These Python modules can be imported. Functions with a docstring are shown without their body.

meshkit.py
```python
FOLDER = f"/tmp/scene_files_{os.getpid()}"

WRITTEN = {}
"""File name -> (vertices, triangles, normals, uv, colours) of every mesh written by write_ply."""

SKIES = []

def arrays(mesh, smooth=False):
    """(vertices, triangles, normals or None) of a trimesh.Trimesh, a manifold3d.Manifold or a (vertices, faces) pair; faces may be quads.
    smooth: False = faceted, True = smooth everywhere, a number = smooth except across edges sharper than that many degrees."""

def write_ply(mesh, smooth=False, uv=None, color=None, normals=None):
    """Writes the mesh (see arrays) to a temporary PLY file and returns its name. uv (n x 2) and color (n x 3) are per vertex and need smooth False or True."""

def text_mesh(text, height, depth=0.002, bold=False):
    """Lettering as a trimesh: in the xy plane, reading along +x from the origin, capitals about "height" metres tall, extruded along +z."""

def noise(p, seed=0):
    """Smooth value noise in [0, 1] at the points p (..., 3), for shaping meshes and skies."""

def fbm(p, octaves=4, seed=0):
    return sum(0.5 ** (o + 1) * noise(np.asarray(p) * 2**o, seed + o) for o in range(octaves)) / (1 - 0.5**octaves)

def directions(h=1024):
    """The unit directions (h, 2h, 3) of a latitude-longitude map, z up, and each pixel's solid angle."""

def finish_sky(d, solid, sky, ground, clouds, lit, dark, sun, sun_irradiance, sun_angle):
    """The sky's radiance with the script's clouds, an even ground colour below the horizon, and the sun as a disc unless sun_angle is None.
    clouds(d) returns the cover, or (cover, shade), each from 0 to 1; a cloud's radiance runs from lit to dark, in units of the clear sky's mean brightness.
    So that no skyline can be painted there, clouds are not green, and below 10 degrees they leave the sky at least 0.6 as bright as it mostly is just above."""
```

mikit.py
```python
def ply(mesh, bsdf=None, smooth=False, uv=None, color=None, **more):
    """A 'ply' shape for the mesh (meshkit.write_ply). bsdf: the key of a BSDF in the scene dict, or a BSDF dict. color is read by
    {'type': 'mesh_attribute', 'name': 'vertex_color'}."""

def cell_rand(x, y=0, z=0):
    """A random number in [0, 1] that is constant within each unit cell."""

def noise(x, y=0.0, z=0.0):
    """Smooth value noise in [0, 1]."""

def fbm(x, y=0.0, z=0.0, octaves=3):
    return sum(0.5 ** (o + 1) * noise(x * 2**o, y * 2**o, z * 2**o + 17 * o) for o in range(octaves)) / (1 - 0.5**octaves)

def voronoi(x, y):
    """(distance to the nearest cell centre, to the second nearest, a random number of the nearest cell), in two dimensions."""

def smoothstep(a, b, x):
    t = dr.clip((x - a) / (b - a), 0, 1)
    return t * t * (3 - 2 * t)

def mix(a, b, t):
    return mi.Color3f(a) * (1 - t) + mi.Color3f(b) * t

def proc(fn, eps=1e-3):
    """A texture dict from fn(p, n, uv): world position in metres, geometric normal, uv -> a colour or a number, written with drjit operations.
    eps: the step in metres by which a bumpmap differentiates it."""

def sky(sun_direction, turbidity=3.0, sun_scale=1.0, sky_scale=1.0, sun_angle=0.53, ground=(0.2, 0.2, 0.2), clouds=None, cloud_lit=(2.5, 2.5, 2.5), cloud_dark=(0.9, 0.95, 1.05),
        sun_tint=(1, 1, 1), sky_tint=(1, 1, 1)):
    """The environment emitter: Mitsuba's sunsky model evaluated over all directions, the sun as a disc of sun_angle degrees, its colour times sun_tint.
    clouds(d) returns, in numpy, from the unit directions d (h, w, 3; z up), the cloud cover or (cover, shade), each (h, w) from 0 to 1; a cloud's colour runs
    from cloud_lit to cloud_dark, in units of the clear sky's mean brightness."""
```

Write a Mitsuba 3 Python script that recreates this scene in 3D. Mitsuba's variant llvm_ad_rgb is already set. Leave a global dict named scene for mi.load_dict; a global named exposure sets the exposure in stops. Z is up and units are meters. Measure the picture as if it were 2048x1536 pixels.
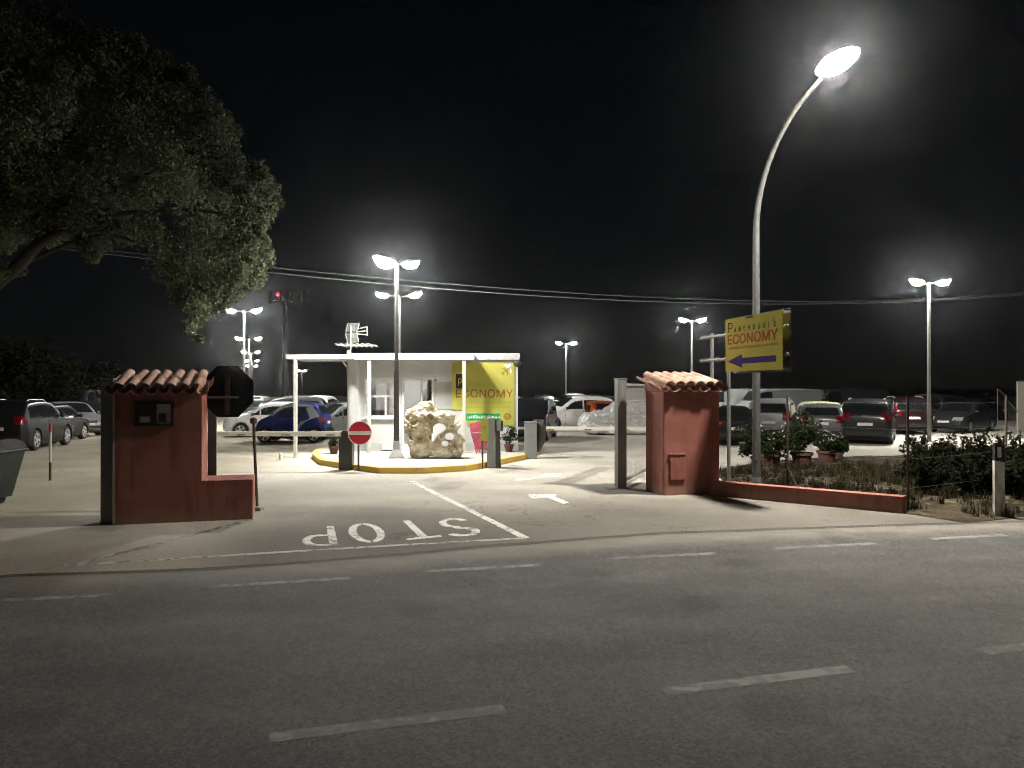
import math
import numpy as np, trimesh, shapely, manifold3d as m3
from shapely.geometry import Polygon, LineString, Point, box as sbox
from shapely.ops import unary_union
from shapely import affinity
from scipy.interpolate import PchipInterpolator
import drjit as dr
import mitsuba as mi, mikit, meshkit
from mikit import proc, noise, fbm, voronoi, smoothstep, mix

T = mi.ScalarTransform4f
scene, labels = {'type': 'scene'}, {}
exposure = 9.0
# ------------------------------------------------------------------ camera, sky
F, HZ, EYE = 1550.0, 778.0, 2.1          # focal length in photo pixels, horizon row, eye height
scene['camera'] = {'type': 'perspective', 'fov': 2 * math.degrees(math.atan(1024 / F)), 'fov_axis': 'x', 'near_clip': 0.05, 'far_clip': 900.0,
                   'to_world': T().look_at(origin=[0, 0, EYE], target=[0, 1, EYE + (HZ - 768) / F], up=[0, 0, 1]),
                   'medium': {'type': 'ref', 'id': 'haze_air'}}
scene['sky'] = mikit.sky((0.2, -0.6, 0.75), turbidity=3, sun_scale=0.0, sky_scale=0.000056, sky_tint=(1.0, 0.80, 0.62), ground=(0.02, 0.02, 0.02))
scene['sky']['sampling_weight'] = 1.0
LAMP = 1 / 512                                # overall lamp power
HAZE = 0.00022
scene['haze_air'] = {'type': 'homogeneous', 'albedo': 0.95, 'sigma_t': HAZE, 'phase': {'type': 'hg', 'g': 0.95}}
scene['haze'] = {'type': 'cube', 'to_world': T().translate([0, 100, 9.5]).scale([160, 150, 10.5]), 'bsdf': {'type': 'null'}, 'interior': {'type': 'ref', 'id': 'haze_air'}}
labels['haze'] = {'kind': 'stuff', 'label': 'thin humid night air glowing faintly round the lamps'}


def G(u, v):                               # the ground point seen at a photo pixel
    y = F * EYE / (v - HZ)
    return np.array([(u - 1024) / F * y, y, 0.0])


def at(u, v, y):                           # the point at distance y seen at a photo pixel
    return np.array([(u - 1024) / F * y, y, EYE + (HZ - v) / F * y])


# ------------------------------------------------------------------ materials
def rgb(c):
    return {'type': 'rgb', 'value': list(map(float, c))}


def mat(name, c, rough=0.7, metallic=0.0, spec=0.4, **k):
    col = rgb(c) if not callable(c) else proc(c)
    scene[name] = {'type': 'twosided', 'bsdf': {'type': 'principled', 'base_color': col, 'roughness': rough, 'metallic': metallic, 'specular': spec, **k}}
    return name


def bumped(name, c, rough, bump, scale, spec=0.3, eps=2e-3):
    scene[name] = {'type': 'twosided', 'bsdf': {'type': 'bumpmap', 'arbitrary': proc(bump, eps), 'scale': scale,
                   'bsdf': {'type': 'principled', 'base_color': proc(c) if callable(c) else rgb(c), 'roughness': rough, 'specular': spec}}}
    return name


EDGE = [(-60, 1215), (0, 1152), (440, 1137), (800, 1110), (1000, 1090), (1300, 1068), (1700, 1053), (2048, 1043)]
EDGEG = [G(u, v) for u, v in EDGE[1:]]
_ex, _ey = [float(p[0]) for p in EDGEG], [float(p[1]) for p in EDGEG]


def edge_y(x):                             # far edge of the asphalt road, drjit, piecewise linear
    x = mi.Float(x)
    y = mi.Float(_ey[0]) + (x - _ex[0]) * ((_ey[1] - _ey[0]) / (_ex[1] - _ex[0]))
    for i in range(1, len(_ex) - 1):
        s = (_ey[i + 1] - _ey[i]) / (_ex[i + 1] - _ex[i])
        y = dr.select(x > _ex[i], _ey[i] + (x - _ex[i]) * s, y)
    return y


def asphalt(p, n, uv):
    g = fbm(p.x * 55, p.y * 55, 0, 3)
    f = noise(p.x * 140, p.y * 140)
    big = fbm(p.x * 0.7 + 5, p.y * 1.6, 3, 3)
    c = mix((0.062, 0.060, 0.056), (0.125, 0.120, 0.112), smoothstep(0.25, 0.75, g * 0.65 + big * 0.35))
    mid = fbm(p.x * 9, p.y * 9, 5, 3)
    c = c * (0.95 + 0.10 * smoothstep(0.3, 0.7, mid))
    c = mix(c, (0.24, 0.235, 0.225), smoothstep(0.80, 0.93, f) * 0.55)
    c = mix(c, (0.035, 0.034, 0.033), smoothstep(0.23, 0.10, noise(p.x * 90 + 7, p.y * 90)) * 0.6)
    d = edge_y(p.x) - p.y                  # metres inside the road
    dust = smoothstep(1.15, 0.25, d + 0.5 * (big - 0.5)) * smoothstep(-0.05, 0.22, d) * (0.45 + 0.55 * fbm(p.x * 2.2, p.y * 6, 1, 3))
    c = mix(c, (0.26, 0.235, 0.20), dust * 0.75)
    track = smoothstep(0.35, 0.0, dr.abs(d - 2.3)) + smoothstep(0.35, 0.0, dr.abs(d - 3.9))
    c = c * (1 + 0.14 * track * (0.6 + 0.8 * big))
    crack = smoothstep(0.008, 0.002, dr.abs(fbm(p.x * 0.9 + 3, p.y * 0.9, 8, 4) - 0.5) * 0.6) * smoothstep(0.45, 0.7, fbm(p.x * 0.35, p.y * 0.35, 5, 2))
    drip = smoothstep(0.66, 0.80, fbm(p.x * 1.1 + 50, p.y * 0.8, 9, 4))
    c = c * (1 - 0.22 * drip)
    return c * (1 - 0.18 * crack)


def yard(p, n, uv):
    g = fbm(p.x * 30, p.y * 30, 2, 3)
    b = fbm(p.x * 0.45, p.y * 0.45, 4, 4)
    s = fbm(p.x * 0.6 + 9, p.y * 0.9, 6, 4)
    c = mix((0.325, 0.300, 0.258), (0.42, 0.388, 0.335), smoothstep(0.3, 0.7, 0.5 * b + 0.5 * s))
    c = c * (0.86 + 0.28 * g)
    road = p.y - edge_y(p.x)
    worn = smoothstep(3.2, 0.3, road + 1.2 * (b - 0.5))
    c = mix(c, mi.Color3f(0.235, 0.195, 0.16) * (0.8 + 0.4 * g), worn * 0.75 * smoothstep(1.5, -3.5, p.x))
    wob = 1.6 * (b - 0.5)
    c = mix(c, c * mi.Color3f(0.78, 0.74, 0.66), smoothstep(-6.2, -8.0, p.x + wob))
    lane = smoothstep(-5.0, -3.4, p.x + 0.25 * (p.y - 12) + wob * 0.5) * smoothstep(6.2, 1.6, road + wob)
    tar = mix((0.098, 0.088, 0.075), (0.126, 0.114, 0.096), smoothstep(0.3, 0.7, 0.5 * b + 0.5 * s)) * (0.85 + 0.3 * g)
    c = mix(c, tar, lane * 0.92)
    oil = smoothstep(0.72, 0.84, fbm(p.x * 0.8 + 31, p.y * 0.5, 11, 3))
    c = c * (1 - 0.30 * oil)
    crack = smoothstep(0.006, 0.001, dr.abs(fbm(p.x * 0.8, p.y * 0.8 + 40, 2, 4) - 0.5) * 0.5) * smoothstep(0.52, 0.68, fbm(p.x * 0.3 + 8, p.y * 0.3, 5, 2))
    return c * (1 - 0.22 * crack)


def paint(p, n, uv):
    w = fbm(p.x * 16, p.y * 16, 0, 4) * 0.6 + 0.4 * fbm(p.x * 2.5, p.y * 2.5, 3, 3)
    return mix((0.55, 0.535, 0.50), (0.17, 0.165, 0.155), smoothstep(0.50, 0.74, w))


def paint_old(p, n, uv):
    w = fbm(p.x * 14, p.y * 14, 0, 4) * 0.6 + 0.4 * fbm(p.x * 1.5, p.y * 1.5, 3, 3)
    return mix((0.205, 0.197, 0.182), (0.112, 0.107, 0.098), smoothstep(0.34, 0.64, w))


def stucco(p, n, uv):
    b = fbm(p.x * 1.6, p.y * 1.6, p.z * 1.1, 4)
    s = fbm(p.x * 9, p.y * 9, p.z * 0.8, 3)
    g = noise(p.x * 60, p.y * 60, p.z * 60)
    c = mix((0.252, 0.088, 0.068), (0.33, 0.132, 0.104), smoothstep(0.3, 0.7, b)) * (0.88 + 0.2 * g)
    c = mix(c, (0.15, 0.055, 0.044), smoothstep(0.50, 0.72, s) * 0.55)
    c = mix(c, (0.34, 0.17, 0.135), smoothstep(0.60, 0.80, fbm(p.x * 2.2 + 7, p.y * 2.2, p.z * 2.2, 4)) * 0.5)
    low = smoothstep(0.28, 0.02, p.z + 0.22 * (b - 0.5))
    c = mix(c, (0.30, 0.20, 0.15), low * 0.45)
    chip = smoothstep(0.79, 0.83, fbm(p.x * 7 + 3, p.y * 7, p.z * 7, 3))
    return mix(c, (0.40, 0.24, 0.19), chip * 0.4)


def stucco_bump(p, n, uv):
    return fbm(p.x * 45, p.y * 45, p.z * 45, 3) + 0.6 * fbm(p.x * 6, p.y * 6, p.z * 6, 2)


def tile_c(p, n, uv):
    b = fbm(p.x * 7, p.y * 7, p.z * 7, 3)
    g = noise(p.x * 70, p.y * 70, p.z * 70)
    c = mix((0.36, 0.20, 0.15), (0.50, 0.34, 0.27), smoothstep(0.25, 0.75, b)) * (0.85 + 0.3 * g)
    return mix(c, (0.22, 0.19, 0.15), smoothstep(0.62, 0.78, fbm(p.x * 15 + 4, p.y * 15, p.z * 15, 3)) * 0.6)


def galv(p, n, uv):
    b = fbm(p.x * 12, p.y * 12, p.z * 2.5, 3)
    c = mix((0.15, 0.148, 0.142), (0.25, 0.247, 0.237), b)
    return mix(c, (0.20, 0.13, 0.085), smoothstep(0.66, 0.82, fbm(p.x * 18, p.y * 18, p.z * 5 + 3, 3)) * 0.5)


def limestone(p, n, uv):
    b = fbm(p.x * 4, p.y * 4, p.z * 4, 4)
    c = mix((0.42, 0.34, 0.20), (0.66, 0.60, 0.46), smoothstep(0.3, 0.65, b))
    return mix(c, (0.23, 0.16, 0.08), smoothstep(0.62, 0.8, fbm(p.x * 9 + 5, p.y * 9, p.z * 9, 3)) * 0.6)


def kerb_c(p, n, uv):
    w = fbm(p.x * 9, p.y * 9, p.z * 9, 4)
    c = mix((0.62, 0.40, 0.07), (0.50, 0.33, 0.08), fbm(p.x * 2, p.y * 2, p.z * 2, 2))
    return mix(c, (0.34, 0.30, 0.23), smoothstep(0.58, 0.75, w) * 0.8)


def concrete(p, n, uv):
    b = fbm(p.x * 3, p.y * 3, p.z * 3, 4)
    g = noise(p.x * 80, p.y * 80, p.z * 80)
    return mix((0.24, 0.23, 0.212), (0.35, 0.338, 0.312), b) * (0.9 + 0.2 * g)


def soil(p, n, uv):
    b = fbm(p.x * 1.8, p.y * 1.8, 1, 4)
    g = fbm(p.x * 26, p.y * 26, 2, 3)
    c = mix((0.022, 0.017, 0.011), (0.055, 0.043, 0.028), smoothstep(0.3, 0.7, b)) * (0.6 + 0.8 * g)
    return mix(c, (0.15, 0.13, 0.10), smoothstep(0.62, 0.8, fbm(p.x * 7, p.y * 7, 7, 3)) * 0.5)


def wallwhite(p, n, uv):
    s = fbm(p.x * 2.5, p.y * 2.5, p.z * 0.5, 4)
    c = mix((0.43, 0.427, 0.41), (0.53, 0.527, 0.51), s)
    seam = smoothstep(0.012, 0.004, dr.abs((p.x + 40) / 1.0 - dr.floor((p.x + 40) / 1.0) - 0.5))
    low = smoothstep(0.75, 0.3, p.z + 0.25 * (s - 0.5))
    return mix(c, (0.42, 0.40, 0.36), low * 0.35) * (1 - 0.12 * seam)


def leafc(a, b, k=1.1):
    return lambda p, n, uv: mix(a, b, fbm(p.x * k, p.y * k, p.z * k, 3)) * (0.65 + 0.7 * mikit.cell_rand(p.x * 7, p.y * 7, p.z * 7))


mat('asphalt', asphalt, 0.9, spec=0.2)
mat('yard', yard, 0.92, spec=0.2)
mat('road_paint', paint, 0.8)
mat('road_paint_old', paint_old, 0.85)
mat('road_paint_mid', lambda p, n, uv: mix((0.36, 0.345, 0.315), (0.135, 0.128, 0.115), smoothstep(0.40, 0.66, fbm(p.x * 13, p.y * 13, 0, 4) * 0.6 + 0.4 * fbm(p.x * 1.3, p.y * 1.3, 3, 3))), 0.85)
bumped('stucco', stucco, 0.9, stucco_bump, 0.006)
bumped('tile', tile_c, 0.85, lambda p, n, uv: fbm(p.x * 50, p.y * 50, p.z * 50, 2), 0.002)
mat('galv', galv, 0.5, 0.3)
mat('pole_grey', lambda p, n, uv: mix((0.065, 0.065, 0.062), (0.105, 0.104, 0.10), fbm(p.x * 12, p.y * 12, p.z * 2.5, 3)), 0.55, 0.1)
mat('galv_dark', (0.075, 0.075, 0.07), 0.55, 0.2)
bumped('limestone', limestone, 0.95, lambda p, n, uv: fbm(p.x * 22, p.y * 22, p.z * 22, 4), 0.03)
mat('kerb', kerb_c, 0.85)
mat('concrete', concrete, 0.9)
mat('soil', soil, 0.97, spec=0.1)
mat('wallwhite', wallwhite, 0.55)
mat('white', (0.58, 0.575, 0.555), 0.5)
mat('white_dirty', lambda p, n, uv: mix((0.60, 0.58, 0.53), (0.38, 0.35, 0.30), smoothstep(0.45, 0.75, fbm(p.x * 8, p.y * 8, p.z * 3, 3))), 0.6)
mat('cream', (0.56, 0.535, 0.45), 0.5)
mat('arm_white', (0.76, 0.745, 0.68), 0.5)
mat('greywall', (0.40, 0.40, 0.38), 0.8)
mat('gutter', lambda p, n, uv: mix((0.035, 0.033, 0.03), (0.10, 0.09, 0.078), fbm(p.x * 6, p.y * 18, 1, 3)), 0.95)
mat('sign_yellow', lambda p, n, uv: mix((0.34, 0.29, 0.052), (0.29, 0.25, 0.055), fbm(p.x * 3, p.y * 3, p.z * 3, 3)), 0.9, spec=0.05)
mat('banner_yellow', lambda p, n, uv: mix((0.37, 0.38, 0.075), (0.40, 0.37, 0.08), smoothstep(1.2, 2.6, p.z + 0.4 * fbm(p.x * 2, 0, p.z * 2, 2))), 0.8, spec=0.1)
mat('ink_red', (0.26, 0.06, 0.025), 0.9, spec=0.05)
mat('ink_dark', (0.035, 0.03, 0.035), 0.9, spec=0.05)
mat('ink_brown', (0.26, 0.17, 0.04), 0.9, spec=0.05)
mat('ink_olive', (0.36, 0.30, 0.05), 0.9, spec=0.05)
mat('ink_purple', (0.045, 0.026, 0.105), 0.9, spec=0.05)
mat('ink_green', (0.03, 0.27, 0.11), 0.9, spec=0.05)
mat('ink_mint', (0.45, 0.66, 0.50), 0.9, spec=0.05)
mat('sign_red', (0.50, 0.02, 0.045), 0.45)
mat('sign_white', (0.66, 0.64, 0.60), 0.45)
mat('machine_grey', lambda p, n, uv: mix((0.20, 0.205, 0.205), (0.25, 0.25, 0.245), fbm(p.x * 6, p.y * 6, p.z * 3, 3)), 0.45)
mat('machine_dark', (0.05, 0.048, 0.045), 0.45)
mat('black_plastic', (0.02, 0.02, 0.021), 0.45)
mat('matt_black', (0.008, 0.008, 0.008), 0.95, spec=0.1)
mat('rubber', (0.018, 0.018, 0.018), 0.85)
mat('alloy', (0.58, 0.58, 0.57), 0.3, 0.7)
mat('alloy_dark', (0.22, 0.22, 0.22), 0.35, 0.7)
mat('chrome', (0.75, 0.75, 0.74), 0.12, 1.0)
mat('car_glass', (0.012, 0.014, 0.015), 0.04, 0.0, 0.6)
mat('tail_red', (0.15, 0.006, 0.010), 0.15, 0.0, 0.5)
mat('head_clear', (0.55, 0.56, 0.57), 0.08, 0.6, 0.7)
mat('plate', (0.62, 0.62, 0.58), 0.4)
mat('aluminium', (0.60, 0.60, 0.57), 0.4, 0.5)
mat('wire', (0.22, 0.22, 0.215), 0.5, 0.2)
mat('terracotta', lambda p, n, uv: mix((0.085, 0.034, 0.024), (0.14, 0.07, 0.05), fbm(p.x * 9, p.y * 9, p.z * 9, 3)), 0.9)
mat('rose_fabric', lambda p, n, uv: mix((0.20, 0.024, 0.04), (0.29, 0.065, 0.085), fbm(p.x * 12, p.y * 12, p.z * 12, 3)), 0.9)
mat('bin_green', lambda p, n, uv: mix((0.010, 0.014, 0.013), (0.021, 0.026, 0.024), fbm(p.x * 5, p.y * 5, p.z * 5, 3)), 0.5)
mat('bin_lid', (0.022, 0.023, 0.024), 0.3)
mat('tarp', lambda p, n, uv: mix((0.50, 0.50, 0.47), (0.66, 0.65, 0.61), fbm(p.x * 2.5, p.y * 2.5, p.z * 2.5, 3)), 0.42, 0.25)
mat('bark', lambda p, n, uv: mix((0.022, 0.018, 0.014), (0.065, 0.056, 0.045), fbm(p.x * 8, p.y * 8, p.z * 2.5, 4)), 0.95)
mat('rust', lambda p, n, uv: mix((0.05, 0.033, 0.024), (0.12, 0.09, 0.07), fbm(p.x * 20, p.y * 20, p.z * 4, 3)), 0.8)


def leafmat(name, fn, t=0.35):
    scene[name] = {'type': 'principledthin', 'base_color': proc(fn), 'roughness': 0.55, 'diff_trans': t, 'spec_trans': 0.0}


leafmat('leaf_tree', leafc((0.045, 0.054, 0.030), (0.17, 0.185, 0.118)), 0.5)
leafmat('leaf_shrub', leafc((0.007, 0.009, 0.005), (0.022, 0.026, 0.013)), 0.3)
leafmat('leaf_pot', leafc((0.013, 0.021, 0.009), (0.034, 0.047, 0.018), 3.0), 0.4)
leafmat('grass_dry', leafc((0.02, 0.019, 0.011), (0.062, 0.053, 0.030), 1.6), 0.3)
leafmat('flower_white', leafc((0.45, 0.42, 0.36), (0.65, 0.62, 0.55), 5.0), 0.3)
scene['pane'] = {'type': 'thindielectric', 'int_ior': 1.5}
PAINTS = {'black': (0.012, 0.012, 0.013), 'navy': (0.012, 0.022, 0.13), 'silver': (0.27, 0.275, 0.275), 'grey': (0.10, 0.10, 0.10), 'white': (0.68, 0.67, 0.64), 'orange': (0.34, 0.055, 0.008),
          'red': (0.30, 0.012, 0.016), 'dark': (0.035, 0.035, 0.04), 'maroon': (0.026, 0.010, 0.012), 'lime': (0.55, 0.58, 0.30), 'lightgrey': (0.20, 0.205, 0.205)}
for k, c in PAINTS.items():
    mat('paint_' + k, c, 0.32 if k not in ('silver', 'lightgrey', 'grey') else 0.36, 0.0 if k in ('white', 'black', 'lime') else 0.35, 0.18, clearcoat=0.4, clearcoat_gloss=0.95)

# ------------------------------------------------------------------ helpers
used = set()


def key(name):
    k, i = name, 0
    while k in used or k in scene:
        i += 1
        k = f'{name}_{i:03d}'
    used.add(k)
    return k


def put(name, mesh, bsdf, smooth=False, parent=None, label=None, cat=None, group=None, kind=None, **more):
    k = key(name if parent is None else parent + '__' + name)
    scene[k] = mikit.ply(mesh, bsdf, smooth, **more)
    d = {a: b for a, b in (('label', label), ('category', cat), ('group', group), ('kind', kind)) if b}
    if d:
        labels[k] = d
    return k


def thing(name, label, cat, group=None):
    k = key(name)
    labels[k] = {'label': label, 'category': cat}
    if group:
        labels[k]['group'] = group
    return k


def cat(ms):
    return trimesh.util.concatenate([m for m in ms if m is not None])


def bx(x0, x1, y0, y1, z0, z1):
    m = trimesh.creation.box(extents=[x1 - x0, y1 - y0, z1 - z0])
    m.apply_translation([(x0 + x1) / 2, (y0 + y1) / 2, (z0 + z1) / 2])
    return m


def rbx(x0, x1, y0, y1, z0, z1, r=0.02):          # box with chamfered, rounded edges
    pts = []
    s = trimesh.creation.icosphere(1, r).vertices
    for x in (x0 + r, x1 - r):
        for y in (y0 + r, y1 - r):
            for z in (z0 + r, z1 - r):
                pts.append(s + [x, y, z])
    return trimesh.convex.convex_hull(np.vstack(pts))


E1, E2 = np.array([0.9627, 0.2706, 0]), np.array([-0.2706, 0.9627, 0])     # along the road, away from it


def frame(m, o, ex=E1, ey=E2, ez=(0, 0, 1)):
    M = np.eye(4)
    M[:3, 0], M[:3, 1], M[:3, 2], M[:3, 3] = ex, ey, ez, o
    m = m.copy()
    m.apply_transform(M)
    return m


def tube(pts, r, n=8, cap=True):
    p = np.asarray(pts, float)
    r = np.broadcast_to(r, (len(p),))
    t = np.gradient(p, axis=0)
    t /= np.linalg.norm(t, axis=1, keepdims=True)
    a0 = np.cross(t[0], [0, 0, 1] if abs(t[0][2]) < 0.9 else [1, 0, 0])
    A = []
    for ti in t:
        a0 = a0 - ti * (a0 @ ti)
        a0 /= np.linalg.norm(a0)
        A.append(a0)
    A = np.array(A)
    B = np.cross(t, A)
    th = np.arange(n) * 2 * np.pi / n
    v = (p[:, None] + r[:, None, None] * (np.cos(th)[None, :, None] * A[:, None] + np.sin(th)[None, :, None] * B[:, None])).reshape(-1, 3)
    f = []
    for i in range(len(p) - 1):
        for j in range(n):
            a, b, c, d = i * n + j, i * n + (j + 1) % n, (i + 1) * n + (j + 1) % n, (i + 1) * n + j
            f += [[a, b, c], [a, c, d]]
    if cap:
        v = np.vstack([v, p[0], p[-1]])
        k, L = len(v) - 2, (len(p) - 1) * n
        for j in range(n):
            f += [[k, (j + 1) % n, j], [k + 1, L + j, L + (j + 1) % n]]
    return trimesh.Trimesh(v, f, process=False)


def bar(a, b, r, n=8):
    return tube([a, b], r, n)


def lathe(prof, n=20):                      # closed solid from (r, z) going up
    v, f = [], []
    th = np.arange(n) * 2 * np.pi / n
    for r, z in prof:
        v += [[r * math.cos(t), r * math.sin(t), z] for t in th]
    for i in range(len(prof) - 1):
        for j in range(n):
            a, b, c, d = i * n + j, i * n + (j + 1) % n, (i + 1) * n + (j + 1) % n, (i + 1) * n + j
            f += [[a, b, c], [a, c, d]]
    k = len(v)
    v += [[0, 0, prof[0][1]], [0, 0, prof[-1][1]]]
    L = (len(prof) - 1) * n
    for j in range(n):
        f += [[k, (j + 1) % n, j], [k + 1, L + j, L + (j + 1) % n]]
    return trimesh.Trimesh(v, f, process=False)


def moved(m, x, y=0, z=0):
    m = m.copy()
    m.apply_translation(x if np.ndim(x) else [x, y, z])
    return m


def sheet(poly, z, step=None):              # flat polygon at height z
    polys = getattr(poly, 'geoms', [poly])
    out = []
    for g in polys:
        if g.area < 1e-6:
            continue
        v, f = trimesh.creation.triangulate_polygon(g, engine='earcut')
        m = trimesh.Trimesh(np.column_stack([v, np.full(len(v), z)]), f, process=False)
        if m.face_normals[:, 2].mean() < 0:
            m.invert()
        out.append(m)
    return cat(out)


def prism(poly, h):
    return cat([trimesh.creation.extrude_polygon(g, h, engine='earcut') for g in getattr(poly, 'geoms', [poly])])


def text(s, w, h, depth=0.004, bold=False):  # lettering scaled to w x h, lower left at the origin
    m = meshkit.text_mesh(s, 1.0, 1.0, bold)
    lo, hi = m.bounds
    m.apply_translation(-lo)
    m.apply_scale([w / (hi - lo)[0], h / (hi - lo)[1], depth])
    return m


def stroke(pts, w):                          # painted strip through pixels of the photo, w metres wide
    return LineString([G(u, v)[:2] for u, v in pts]).buffer(w / 2, cap_style='flat', join_style='mitre')


def gpoly(pts):
    return Polygon([G(u, v)[:2] for u, v in pts])


# ------------------------------------------------------------------ ground, road, markings
put('ground', trimesh.Trimesh([[-150, -40, 0], [150, -40, 0], [150, 240, 0], [-150, 240, 0]], [[0, 1, 2], [0, 2, 3]], process=False), 'yard', kind='structure',
    label='beige dusty concrete and dirt ground of the car park and its entrance')
rng = np.random.default_rng(5)
xs = np.linspace(-40, 45, 340)
ey_lo = _ey[0] + (xs - _ex[0]) * 0.33
ey_np = np.where(xs < _ex[0], ey_lo, np.interp(xs, _ex, _ey))
ey_np = np.where(xs > _ex[-1], _ey[-1] + (xs - _ex[-1]) * 0.19, ey_np)
wob = 0.10 * (meshkit.fbm(np.column_stack([xs * 1.5, xs * 0, xs * 0]), 4, 3) - 0.5)
far = np.column_stack([xs, ey_np + wob])
put('road', sheet(Polygon(list(far) + [(45, -35), (-40, -35)]), 0.004), 'asphalt', kind='structure', label='dark grey asphalt road crossing the foreground with pale dust along its far edge')
wd = 0.02 + 0.10 * meshkit.fbm(np.column_stack([xs * 0.9, xs * 0 + 3, xs * 0]), 4, 8)
put('road_joint', sheet(Polygon(list(far + np.column_stack([xs * 0, wd])) + list((far - np.column_stack([xs * 0, wd]))[::-1])), 0.0055), 'gutter', kind='structure',
    label='dark ragged seam where the asphalt road meets the paler driveway')

EDGE_DASH = [((-150, 1208), (225, 1190)), ((420, 1174), (700, 1156)), ((850, 1143), (1080, 1130)), ((1220, 1117), (1430, 1107)), ((1550, 1097), (1750, 1087)), ((1860, 1078), (2010, 1070))]
MID_DASH = [((540, 1475), (1010, 1417)), ((1325, 1383), (1700, 1337)), ((1960, 1303), (2330, 1262))]
ED_LAB = ['white edge dash on the road at the left side of the photo', 'white edge dash on the road below the letter P of STOP', 'white edge dash on the road below the letter S of STOP',
          'white edge dash on the road in front of the right gate pillar', 'white edge dash on the road in front of the low red wall', 'short white edge dash on the road nearest the grassy verge']
MD_LAB = ['faint worn centre dash nearest the bottom edge of the photo', 'clearest pale centre dash of the road, right of the middle', 'centre dash of the road cut by the right edge of the photo']
for (a, b), l in zip(EDGE_DASH, ED_LAB):
    put('road_dash', sheet(stroke([a, b], 0.13), 0.0058), 'road_paint_old', label=l, cat='road marking', group='dashes of the edge line')
for (a, b), l in zip(MID_DASH, MD_LAB):
    put('centre_dash', sheet(stroke([a, b], 0.14), 0.0058), 'road_paint_old', label=l, cat='road marking', group='dashes of the centre line')
put('lane_line', sheet(stroke([(822, 962), (905, 1003), (1052, 1076)], 0.13), 0.002), 'road_paint', label='white lane line running from the island towards the road', cat='road marking')
put('stop_line', sheet(stroke([(1052, 1076), (800, 1090), (500, 1108), (130, 1131)], 0.11), 0.0028), 'road_paint_mid', label='thin worn white line across the exit lane at the road', cat='road marking')
put('side_line', sheet(stroke([(150, 1129), (330, 1084), (430, 1058), (505, 1038)], 0.10), 0.0036), 'road_paint_mid', label='faint white line slanting from the left red wall to the road', cat='road marking')


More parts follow.
